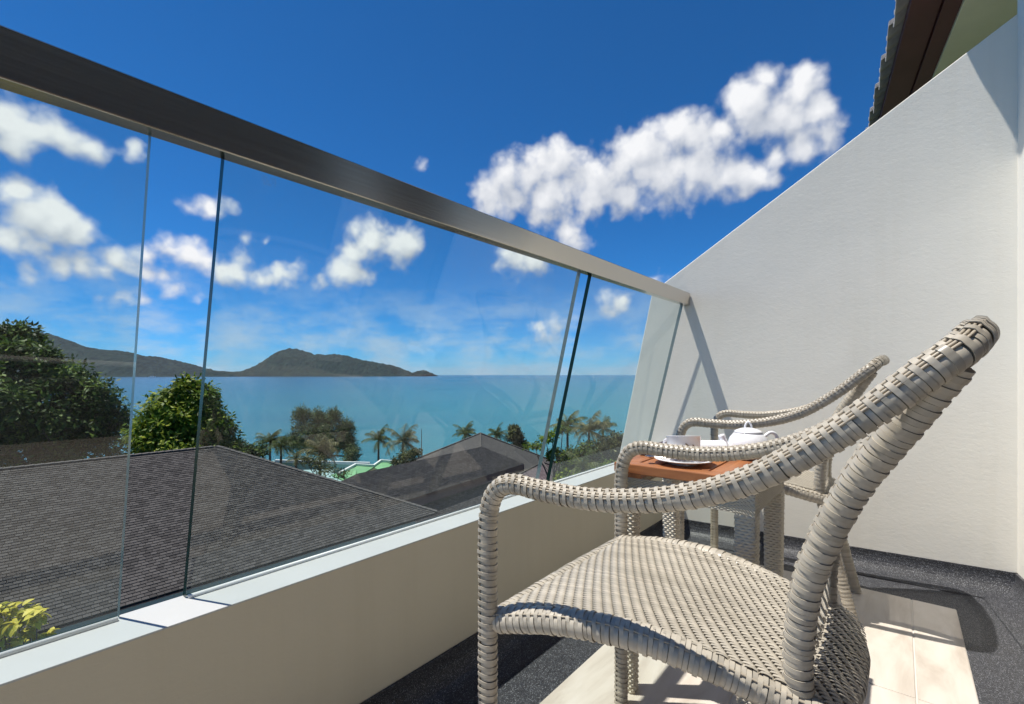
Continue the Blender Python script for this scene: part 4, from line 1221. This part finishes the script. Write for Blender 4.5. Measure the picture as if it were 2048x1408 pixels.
boxv = np.array([(x, y, z) for x in (-1, 1) for y in (-1, 1) for z in (-1, 1)]) * np.array((EXPO * 1.25, TW * 0.94, 0.036)) / 2
RtN = np.array(Rt)
bq = np.array([(4, 6, 7, 5), (0, 4, 5, 1), (2, 3, 7, 6), (1, 5, 7, 3)])
jv = []; jq = []
c_ = 0
for k, p in enumerate(tabs):
    lift = 0.016 + roof_rng.uniform(0, 0.005)
    P0 = p + ez * lift
    if isind[k]:
        o = link('shingle', tab_me, rb_, tuple(P0 - np.array(world_loc(rb_))))
        o.rotation_euler = Rt.to_euler()
    else:
        w_ = boxv * np.array((1, roof_rng.uniform(0.97, 1.03), 1))
        jv.append(w_ @ RtN.T + P0); jq.append(bq + c_); c_ += 8
jm.add_q(np.vstack(jv), np.vstack(jq))
o = jm.build('shingle_courses', 'shingle', rb_); o['kind'] = 'stuff'
# ridge and hip caps
cm = MB(); cm.box((0, 0, 0), (0.30, 0.24, 0.022)); cap_me = cm.mesh('ridge_cap', 'cap')
def caps(p, q, step=0.24):
    p = Vector(p); q = Vector(q); d = (q - p); n = int(d.length / step); d.normalize()
    for k in range(n):
        c0 = p + d * (k + 0.5) * step + Vector((0, 0, 0.028))
        o = link('ridge_cap', cap_me, rb_, tuple(c0 - world_loc(rb_)))
        o.rotation_euler = (d.to_track_quat('X', 'Z') @ Matrix.Rotation(-0.06, 3, 'Y').to_quaternion()).to_euler()
caps(B_, (XEAVE, YR1 + WD, ZEAVE)); caps((XR0, 0.5, ZR0), B_)

# ---- the darker roof beyond it, on its own skew
def mat_far_shingle(name, dark, light, sc):
    m, nt, b = newmat(name)
    tc = nd(nt, 'ShaderNodeTexCoord')
    br = nd(nt, 'ShaderNodeTexBrick'); nt.links.new(tc.outputs['UV'], br.inputs['Vector'])
    br.inputs['Scale'].default_value = sc; br.inputs['Mortar Size'].default_value = 0.03; br.inputs['Brick Width'].default_value = 0.6; br.inputs['Row Height'].default_value = 0.3
    br.inputs['Color1'].default_value = (*dark, 1); br.inputs['Color2'].default_value = (*light, 1); br.inputs['Mortar'].default_value = (*[x * 0.5 for x in dark], 1)
    nt.links.new(br.outputs['Color'], b.inputs['Base Color'])
    b.inputs['Roughness'].default_value = 0.9; b.inputs['Specular IOR Level'].default_value = 0.2
    bp = nd(nt, 'ShaderNodeBump', Strength=0.6, Distance=0.02); nt.links.new(br.outputs['Fac'], bp.inputs['Height']); bp.invert = True
    nt.links.new(bp.outputs[0], b.inputs['Normal'])
    return m
M['shingle_far'] = mat_far_shingle('charcoal_shingle_far', (0.030, 0.029, 0.031), (0.065, 0.062, 0.064), 2.2)
M['shingle_pale'] = mat_far_shingle('grey_shingle_far', (0.085, 0.080, 0.078), (0.115, 0.108, 0.104), 2.2)
M['shingle_brown'] = mat_far_shingle('mauve_shingle_far', (0.10, 0.08, 0.085), (0.15, 0.12, 0.125), 2.2)
def uv_roof(o):
    """roof faces take their texture from metres along the eave and up the slope"""
    me = o.data; uv = me.uv_layers.new(name='UVMap')
    for f in me.polygons:
        n = f.normal
        e = Vector((0, 0, 1)).cross(n)
        if e.length < 1e-3: e = Vector((1, 0, 0))
        e.normalize(); up_ = n.cross(e)
        for li in f.loop_indices:
            c0 = me.vertices[me.loops[li].vertex_index].co
            uv.data[li].uv = (c0.dot(e), c0.dot(up_))
    return o
th2 = math.atan2(1625 - 1024, FPX)      # bearing of its ridge
e1 = Vector(cs(math.sin(th2), math.cos(th2), 0)); e2 = Vector(cs(math.cos(th2), -math.sin(th2), 0))
def hip_roof(name, parent, end, length, wid, slope, mat, drop_edge=0.28, far_hip=True):
    """ridge ends at `end`, runs back along -e1; hip at the far end"""
    E_ = Vector(end); S_ = E_ - e1 * length
    z = -slope * wid
    c = [E_ + e1 * wid + e2 * wid, S_ - e1 * wid + e2 * wid, S_ - e1 * wid - e2 * wid, E_ + e1 * wid - e2 * wid]
    c = [Vector((p.x, p.y, E_.z + z)) for p in c]
    low = [p - Vector((0, 0, drop_edge)) for p in c]
    m = MB()
    m.add([tuple(p) for p in [E_, S_] + c], [(0, 1, 3, 2), (0, 2, 5), (1, 4, 3), (0, 5, 4, 1)], 0)
    ro = uv_roof(m.build(name, mat, parent))
    m = MB()
    sc_ = [p + (p - (E_ + S_) / 2).normalized() * 0.0 for p in c]
    m.add([tuple(p) for p in c + low], [(0, 1, 5, 4), (1, 2, 6, 5), (2, 3, 7, 6), (3, 0, 4, 7), (4, 5, 6, 7)], 0)
    m.build('eave_board', 'fascia', parent)
    return ro, c, low
pb2 = spot(964, 893, 37.0)
h2 = empty('dark_roof_house', (pb2.x, pb2.y, gz(pb2)), 'house with dark hip roof and thick black eave beyond the near shingle roof', 'house')
ro2, c2, low2 = hip_roof('roof', h2, pb2, 12.0, 2.4, 0.62, 'shingle_far', 0.55)
# lower skirt roof below the eave
ctr = pb2 - e1 * 7.0
m = MB()
wi, wo = 1.7, 5.6
zi = low2[0].z + 0.05; zo = zi - 2.2
def rect(w, extra, z): return [Vector((p.x, p.y, z)) for p in (pb2 + e1 * (w + extra) + e2 * w, pb2 - e1 * (12 + w) + e2 * w, pb2 - e1 * (12 + w) - e2 * w, pb2 + e1 * (w + extra) - e2 * w)]
ri, roo = rect(wi, 0, zi), rect(wo, 0, zo)
m.add([tuple(p) for p in ri + roo], [(0, 1, 5, 4), (1, 2, 6, 5), (2, 3, 7, 6), (3, 0, 4, 7)])
uv_roof(m.build('lower_roof', 'shingle_far', h2))
m = MB(); wl = rect(wo - 0.7, 0, zo + 0.1); wl2 = [Vector((p.x, p.y, gz(p) - 1)) for p in wl]
m.add([tuple(p) for p in wl + wl2], [(0, 4, 5, 1), (1, 5, 6, 2), (2, 6, 7, 3), (3, 7, 4, 0)]); m.build('wall', 'white_wall', h2)
# hip caps and the pale pyramid roof behind
pk = spot(961, 867, 47.0)
h3 = empty('pyramid_roof_house', (pk.x, pk.y, gz(pk)), 'house with pale grey pyramid roof rising behind the dark roof', 'house')
def pyramid(parent, peak, half, drop, yaw, mat):
    pts = [Vector(cs(math.cos(yaw + k * math.pi / 2) * half, math.sin(yaw + k * math.pi / 2) * half, 0)) + Vector((peak.x, peak.y, peak.z - drop)) for k in range(4)]
    m = MB()
    m.add([tuple(peak)] + [tuple(p) for p in pts], [(0, 1, 2), (0, 2, 3), (0, 3, 4), (0, 4, 1), (4, 3, 2, 1)])
    uv_roof(m.build('roof', mat, parent))
    for p in pts:
        mm = MB(); mm.tube([tuple(peak + Vector((0, 0, 0.02))), tuple(p + Vector((0, 0, 0.02)))], 0.09, 6); mm.build('hip_cap', 'cap', parent)
    mm = MB()
    q = [Vector(((p.x - peak.x) * 0.88 + peak.x, (p.y - peak.y) * 0.88 + peak.y, p.z - 0.02)) for p in pts]; q2 = [Vector((p.x, p.y, gz(p) - 0.5)) for p in q]
    mm.add([tuple(p) for p in q + q2], [(0, 1, 5, 4), (1, 2, 6, 5), (2, 3, 7, 6), (3, 0, 4, 7)]); mm.build('wall', 'white_wall', parent)
pyramid(h3, pk, 11.0, 4.3, R(5), 'shingle_pale')
pk4 = spot(1085, 925, 42.0)
h4 = empty('mauve_roof_house', (pk4.x, pk4.y, gz(pk4)), 'low house with mauve grey roof seen through the gap by the far pane', 'house')
pyramid(h4, pk4, 7.6, 3.0, R(22), 'shingle_brown')

# ---- mint green flat-roofed building with white coping
M['mint'] = plain('mint_green_roof', (0.17, 0.38, 0.18), 0.6, var=0.12, vscale=0.6)
M['pale_teal'] = plain('pale_teal_wall', (0.30, 0.45, 0.44), 0.7, var=0.08, vscale=0.8)
M['coping'] = plain('white_coping', (0.74, 0.75, 0.73), 0.6)
gb = empty('green_roof_building', tuple(spot(700, 960, 52)), 'low building with mint green pitched roofs and white copings by the palms', 'building')
gb.location.z = gz(gb.location)
def slab(pts, thick, name, mat, parent, drop=None):
    m = MB(); m.prism([tuple(p) for p in pts], (0, 0, 0), (0, 0, -thick)); return m.build(name, mat, parent)
def bar(p, q, w, name, mat, parent):
    p = Vector(p); q = Vector(q); d = q - p; m = MB()
    r_ = d.to_track_quat('X', 'Z').to_matrix()
    m.box(tuple((p + q) / 2), (d.length + w * 0.6, w, w), [list(r) for r in r_]); return m.build(name, mat, parent)
g = lambda px, py, d: spot(px, py, d)
slab([g(545, 924, 54), g(735, 930, 54), g(735, 927, 60), g(545, 921, 60)], 1.8, 'flat_roof', 'pale_teal', gb)
bar(g(552, 922, 53.8), g(738, 927, 53.8), 0.30, 'coping', 'coping', gb)
slab([g(662, 950, 47), g(712, 934, 50), g(712, 948, 46), g(690, 962, 45)], 0.1, 'roof_pitch', 'mint', gb)
slab([g(600, 940, 48), g(668, 938, 49), g(668, 958, 46), g(600, 962, 46)], 0.1, 'roof_pitch', 'pale_teal', gb)
for (a, b, c, d) in (((681, 948, 46), (712, 931, 50), (748, 934, 50), (700, 962, 45)), ((748, 934, 50), (762, 924, 51), (786, 925, 51), (770, 948, 47))):
    slab([g(*a), g(*b), g(*c), g(*d)], 0.12, 'roof_pitch', 'mint', gb)
zig = [(678, 949, 46), (711, 931, 50), (748, 933, 50), (762, 923, 51), (788, 925, 51)]
for a, b in zip(zig[:-1], zig[1:]):
    bar(g(*a) + Vector((0, 0, 0.1)), g(*b) + Vector((0, 0, 0.1)), 0.22, 'coping', 'coping', gb)
m = MB(); c0 = gb.location
m.box((g(690, 960, 52).x, g(690, 960, 52).y, (gb.location.z - 10.9) / 2 - 0.6), (7, 5, abs(gb.location.z + 10.9) + 1.2), [list(r) for r in Matrix.Rotation(YAW, 3, 'Z')]); m.build('wall', 'pale_teal', gb)

# ---- mast
pm = spot(843, 905, 58)
m = MB(); m.tube([(pm.x, pm.y, gz(pm)), (pm.x, pm.y, spot(843, 858, 58).z)], [0.10, 0.03], 8)
tag(m.build('mast', 'bark'), 'thin dark mast standing among palms above the dark roof', 'mast')

# ---- vegetation
def leaves(centres, normals_up, n_each, rc, L, W, r_, flat=0.35, droop=0.3):
    """leaf quads (a folded pair of triangles each) round clump centres. returns verts, faces"""
    C = np.repeat(centres, n_each, 0); n = len(C)
    d = r_.normal(size=(n, 3)); d /= np.linalg.norm(d, axis=1)[:, None]
    P = C + d * rc * r_.random((n, 1)) ** 0.45
    ax = d * np.array((1, 1, 0.6)) + r_.normal(size=(n, 3)) * 0.5; ax[:, 2] -= droop
    ax /= np.linalg.norm(ax, axis=1)[:, None]
    up_ = np.array((0, 0, 1.0)) * (1 - flat) + r_.normal(size=(n, 3)) * flat + normals_up.repeat(n_each, 0) * 0.5
    sd = np.cross(ax, up_); sd /= np.linalg.norm(sd, axis=1)[:, None] + 1e-9
    l = L * r_.uniform(0.7, 1.3, (n, 1)); w = W * r_.uniform(0.7, 1.3, (n, 1))
    v = np.stack([P, P + ax * l * 0.5 + sd * w, P + ax * l, P + ax * l * 0.5 - sd * w], 1)
    return v.reshape(-1, 3), np.arange(n * 4).reshape(n, 4)

def limb(m, p, q, r0, r1, r_, n=6):
    p = np.array(p, float); q = np.array(q, float)
    mid = [(p + (q - p) * t + r_.normal(size=3) * np.linalg.norm(q - p) * 0.05 * math.sin(math.pi * t)) for t in np.linspace(0, 1, 5)]
    m.tube(mid, np.linspace(r0, r1, 5), n)

def tree(name, label, base, lobes, leafmat, seed, nclump=70, n_each=40, rc=0.5, L=0.28, W=0.06, trunk=0.25, group='trees below the balcony', droop=0.3, shell=0.55):
    """lobes: (centre, radii) ellipsoids that make the crown"""
    r_ = np.random.default_rng(seed)
    t = empty(name, tuple(base), label, 'tree', group)
    top = np.mean([np.array(c) for c, _ in lobes], 0)
    tm_ = MB()
    fork = np.array(base) + (top - np.array(base)) * 0.45
    limb(tm_, np.array(base) - np.array((0, 0, 0.3)), fork, trunk, trunk * 0.75, r_, 8)
    for c, rad in lobes:
        limb(tm_, fork, np.array(c) + np.array((0, 0, -rad[2] * 0.2)), trunk * 0.6, trunk * 0.2, r_)
        for k in range(3):
            e = np.array(c) + r_.normal(size=3) * np.array(rad) * 0.5
            limb(tm_, np.array(c) - np.array((0, 0, rad[2] * 0.3)), e, trunk * 0.22, trunk * 0.06, r_, 5)
    tm_.build('trunk', 'bark', t, smooth=True)
    cm_ = MB()
    for c, rad in lobes:
        c = np.array(c); rad = np.array(rad)
        k = max(8, int(nclump * (rad[0] * rad[2]) ** 0.5 / 2.0))
        d = r_.normal(size=(k, 3)); d /= np.linalg.norm(d, axis=1)[:, None]; d[:, 2] = np.where(d[:, 2] < -0.45, -d[:, 2] * 0.6, d[:, 2])
        rr = shell + (1.05 - shell) * r_.random((k, 1)) ** 0.6
        P = c + d * rad * rr
        v, f = leaves(P, d, n_each, rc, L, W, r_, droop=droop)
        cm_.add_q(v, f)
    o = cm_.build('crown', leafmat, t); o['kind'] = 'stuff'
    return t

def lobes_px(lst, depth, thick=0.8):
    return [(tuple(spot(px, py, depth + dd)), (r * depth / FPX, r * depth / FPX * thick, ry * depth / FPX)) for (px, py, r, ry, dd) in lst]
def gbase(px, depth):
    p = spot(px, 900, depth); return (p.x, p.y, gz(p))

tree('broadleaf_tree', 'tall dark spreading tree at the left behind the glass', gbase(60, 33), lobes_px([(-60, 790, 90, 80, 0), (10, 700, 70, 45, 1), (60, 720, 50, 35, -1), (40, 800, 90, 70, -2), (130, 770, 60, 45, 0), (120, 850, 80, 60, -1), (190, 800, 42, 38, 0), (215, 850, 42, 45, 1), (60, 890, 100, 60, -1), (170, 900, 70, 50, 0), (-50, 890, 90, 60, 0), (30, 675, 40, 22, 1)], 33), 'leaf_dark', 31, nclump=62, n_each=44, rc=0.62, L=0.40, W=0.085, trunk=0.4)
tree('mango_tree', 'bright green rounded tree above the shingle ridge in the pane gap', gbase(355, 29), lobes_px([(375, 780, 24, 22, 0), (350, 805, 46, 30, 0), (400, 805, 34, 34, 0), (330, 850, 62, 48, -1), (395, 850, 60, 50, 0), (430, 870, 38, 45, 0), (285, 880, 34, 36, 0), (350, 895, 80, 45, -1), (440, 900, 40, 30, 0)], 29), 'leaf_mango', 32, nclump=80, n_each=46, rc=0.46, L=0.34, W=0.07, trunk=0.3, droop=0.55)
tree('casuarina_tree', 'greyish feathery tree with several upright heads beside the palms', gbase(645, 62), lobes_px([(603, 835, 14, 20, 0), (637, 842, 14, 20, 0), (668, 838, 13, 20, 0), (692, 858, 12, 16, 0), (618, 868, 34, 24, 0), (665, 870, 38, 26, 0), (640, 895, 50, 26, 0), (585, 890, 18, 20, 0), (700, 905, 14, 26, 0), (690, 885, 16, 16, 0)], 62), 'leaf_pine', 33, nclump=60, n_each=60, rc=0.55, L=0.55, W=0.035, trunk=0.3, droop=-0.2)
tree('casuarina_tree', 'thin drooping tree at the right foot of the feathery tree', gbase(702, 56), lobes_px([(703, 905, 9, 14, 0), (698, 925, 14, 12, 0)], 56), 'leaf_pine', 34, nclump=60, n_each=50, rc=0.4, L=0.4, W=0.03, trunk=0.1)
tree('round_shrub', 'dark rounded shrub between the bright tree and first palm', gbase(495, 36), lobes_px([(485, 905, 26, 18, 0), (510, 908, 24, 20, 0), (460, 905, 24, 16, 0)], 36), 'leaf_dark', 35, nclump=70, n_each=40, rc=0.35, L=0.22, W=0.06, trunk=0.12)
tree('flowering_shrub', 'straggly shrub with pale tips before the white coping', gbase(655, 30), lobes_px([(630, 925, 16, 14, 0), (650, 940, 26, 14, 0), (680, 950, 18, 8, 0), (615, 918, 10, 10, 0)], 30), 'leaf_olive', 36, nclump=60, n_each=30, rc=0.28, L=0.12, W=0.04, trunk=0.07)
tree('pale_shrub', 'pale leaved rounded shrub at the edge of the dark roof', gbase(812, 42), lobes_px([(815, 916, 20, 12, 0), (832, 908, 12, 10, 0), (798, 925, 14, 9, 0)], 42), 'leaf_olive', 37, nclump=80, n_each=36, rc=0.3, L=0.17, W=0.06, trunk=0.08)
tree('columnar_tree', 'dense columnar tree right of the pale pyramid roof', gbase(1032, 52), lobes_px([(1028, 862, 12, 10, 0), (1030, 877, 17, 16, 0), (1040, 892, 14, 14, 0)], 52), 'leaf_olive', 38, nclump=110, n_each=40, rc=0.35, L=0.24, W=0.07, trunk=0.15)
tree('leaning_tree', 'sparse yellow green branching tree behind the narrow pane gap', gbase(1115, 34), lobes_px([(1070, 893, 22, 7, 0), (1092, 880, 16, 6, 0), (1108, 868, 12, 5, 0), (1125, 860, 14, 6, 0), (1112, 905, 16, 10, 0), (1130, 925, 14, 14, 0), (1105, 915, 10, 8, 0)], 34), 'leaf_mango', 39, nclump=70, n_each=22, rc=0.22, L=0.2, W=0.06, trunk=0.12, droop=0.5)
tree('shade_tree', 'dull green tree mass behind the last pane', gbase(1225, 44), lobes_px([(1215, 905, 30, 30, 0), (1240, 895, 28, 30, 0), (1250, 930, 40, 40, 0), (1205, 935, 30, 30, 0), (1275, 905, 40, 40, 0)], 44), 'leaf_olive', 40, nclump=80, n_each=42, rc=0.45, L=0.3, W=0.08, trunk=0.25)
tree('hedge_tree', 'low olive tree line filling the gap above the far sill', gbase(1195, 33), lobes_px([(1140, 965, 26, 16, 0), (1180, 958, 30, 18, 0), (1220, 952, 32, 22, 0), (1260, 950, 30, 26, 0), (1115, 975, 16, 10, 0)], 33), 'leaf_mango', 42, nclump=70, n_each=40, rc=0.4, L=0.26, W=0.07, trunk=0.15)
tree('shade_tree', 'dark low tree below the palms at the last pane', gbase(1155, 40), lobes_px([(1150, 915, 22, 16, 0), (1172, 905, 20, 16, 0), (1145, 940, 24, 16, 0), (1185, 930, 26, 20, 0)], 40), 'leaf_dark', 41, nclump=70, n_each=40, rc=0.4, L=0.26, W=0.07, trunk=0.2)

def palm(px, py, depth, rpx, label, seed, leafmat='leaf_palm', nf=22, name='coconut_palm', lean=0.0, base=None):
    r_ = np.random.default_rng(seed)
    top = np.array(spot(px, py, depth)); Lf = rpx * depth / FPX * 1.25
    b = np.array((top[0] + lean, top[1], gz(top))) if base is None else base
    t = empty(name, tuple(b), label, 'palm tree', 'palms along the shore')
    m = MB()
    tr = spline([b - np.array((0, 0, 0.3)), b + (top - b) * 0.5 + np.array((lean * 0.15, 0, 0)), top], 0.6)
    m.tube(tr, np.linspace(0.17, 0.10, len(tr)), 8); m.build('trunk', 'bark', t, smooth=True)
    for k in range(nf):
        az = 2 * math.pi * (k + r_.uniform(-0.3, 0.3)) / nf * 2.618
        el = np.interp(k / nf, [0, 0.35, 1], [1.45, 0.85, -0.55]) + r_.uniform(-0.2, 0.2)
        hd = np.array((math.cos(az) + 0.22, math.sin(az) + 0.18, 0)); hd /= np.linalg.norm(hd)
        n = 13
        s_ = np.linspace(0, 1, n)
        L_ = Lf * r_.uniform(0.6, 1.15)
        e_ = el - 1.15 * s_ ** 1.6 - 0.1 * s_
        step = L_ / (n - 1)
        p = [top.copy()]
        for i in range(n - 1):
            p.append(p[-1] + step * (hd * math.cos(e_[i]) + np.array((0, 0, math.sin(e_[i])))))
        p = np.array(p)
        m = MB(); m.tube(p, np.linspace(0.035, 0.008, n), 4, False)
        sd = np.array((-hd[1], hd[0], 0))
        V = []; Q = []
        cnt = 0
        for f in np.linspace(0.10, 0.99, 32):
            c0 = np.array([np.interp(f, s_, p[:, q]) for q in range(3)])
            i0 = min(int(f * (n - 1)), n - 2); tg = p[i0 + 1] - p[i0]; tg /= np.linalg.norm(tg)
            ll = Lf * 0.30 * math.sin(math.pi * (0.12 + 0.80 * f)) ** 0.7 * r_.uniform(0.85, 1.1)
            for sg in (-1, 1):
                d = sd * sg * 0.75 + tg * 0.55 + np.array((0, 0, -0.55 - 0.35 * f)) + r_.normal(size=3) * 0.16; d /= np.linalg.norm(d)
                w = tg * Lf * 0.010
                V += [c0 - w, c0 + w, c0 + d * ll + w * 0.3, c0 + d * ll - w * 0.3]; Q.append((cnt, cnt + 1, cnt + 2, cnt + 3)); cnt += 4
        m.add_q(V, Q)
        m.build('frond', leafmat, t)
    return t
palm(540, 884, 50, 30, 'dark coconut palm between the shrub and feathery tree', 51)
palm(562, 893, 46, 26, 'second small palm touching the feathery tree at left', 52)
palm(592, 920, 38, 22, 'young yellowish palm low before the feathery tree', 53, 'leaf_palm_pale', 13)
palm(640, 902, 40, 42, 'wide drooping palm fronds before the feathery tree', 54, 'leaf_palm_pale', 15)
palm(757, 880, 56, 32, 'slim lone coconut palm with bare trunk against the sea', 55, nf=16)
palm(806, 884, 50, 38, 'fuller coconut palm right of the slim lone palm', 56, 'leaf_palm_pale', 18)
palm(930, 868, 58, 26, 'palm head showing left above the pale pyramid roof', 57)
palm(993, 870, 62, 22, 'small palm head showing right of the pyramid roof peak', 58)
palm(1135, 852, 46, 36, 'palm crossed by the green edge of the last pane', 59, nf=18)
palm(1178, 862, 42, 42, 'bushy palm with upright fronds behind the last pane', 60, 'leaf_palm_pale', 20)
palm(1206, 858, 46, 26, 'narrow upright palm near the white end wall edge', 61)
palm(1165, 935, 30, 36, 'low fan of palm fronds just above the far sill', 62, 'leaf_palm', 16)

# ---- young yellow-leaved plant right below the parapet: each leaf its own
yl = MB()
nseg = 6
vv = []; ff = []
for i in range(nseg + 1):
    f = i / nseg
    w = 0.034 * math.sin(math.pi * (0.06 + 0.92 * f)) ** 0.8
    x = 0.105 * f; z = -0.045 * f ** 2
    vv += [(x, -w, z + 0.012 * (w / 0.03)), (x, 0, z), (x, w, z + 0.012 * (w / 0.03))]
    if i:
        a = 3 * (i - 1); ff += [(a, a + 3, a + 4, a + 1), (a + 1, a + 4, a + 5, a + 2)]
yl.add(vv, ff)
leaf_me = yl.mesh('leaf', 'leaf_yellow', smooth=True)
yp = spot(40, 1262, 6.2)
yt = empty('yellow_leaved_shrub', (yp.x, yp.y, gz(yp)), 'yellow green leafy shrub top at the lower left beyond the glass', 'shrub')
m = MB(); r_ = np.random.default_rng(77)
b = np.array((yp.x, yp.y, gz(yp)))
tips = []
for (px, py, dd) in ((0, 1222, 0), (20, 1228, 0.1), (58, 1222, 0), (75, 1232, -.1), (35, 1250, -.1), (5, 1258, 0), (60, 1262, 0), (90, 1272, 0), (25, 1285, .1), (-30, 1240, 0), (75, 1290, 0), (-25, 1280, 0.1), (40, 1305, 0)):
    q = np.array(spot(px, py, 6.2 + dd)); tips.append(q)
    limb(m, b + r_.normal(size=3) * 0.1, q, 0.03, 0.008, r_, 5)
m.build('stem', 'bark', yt, smooth=True)
for q in tips:
    for k in range(26):
        az = r_.uniform(0, 2 * math.pi); el = r_.uniform(-0.9, 0.9)
        o = link('leaf', leaf_me, yt, tuple(q - b + r_.normal(size=3) * 0.04))
        o.rotation_euler = (r_.uniform(-0.5, 0.5), -el, az)
        sc_ = r_.uniform(0.8, 1.35); o.scale = (sc_, sc_, sc_)

# ---- sea air: thin even haze round everything
M['haze'] = bpy.data.materials.new('sea_haze'); M['haze'].use_nodes = True
hn = M['haze'].node_tree; hn.nodes.remove(hn.nodes['Principled BSDF'])
pv = hn.nodes.new('ShaderNodeVolumePrincipled'); pv.inputs['Density'].default_value = 0.00003; pv.inputs['Color'].default_value = (0.86, 0.92, 1.0, 1); pv.inputs['Anisotropy'].default_value = 0.2
hn.links.new(pv.outputs[0], hn.nodes['Material Output'].inputs['Volume'])
m = MB(); m.box((0, 0, 205.0), (60000, 60000, 450.0))
hz = tag(m.build('haze', 'haze'), kind='stuff')
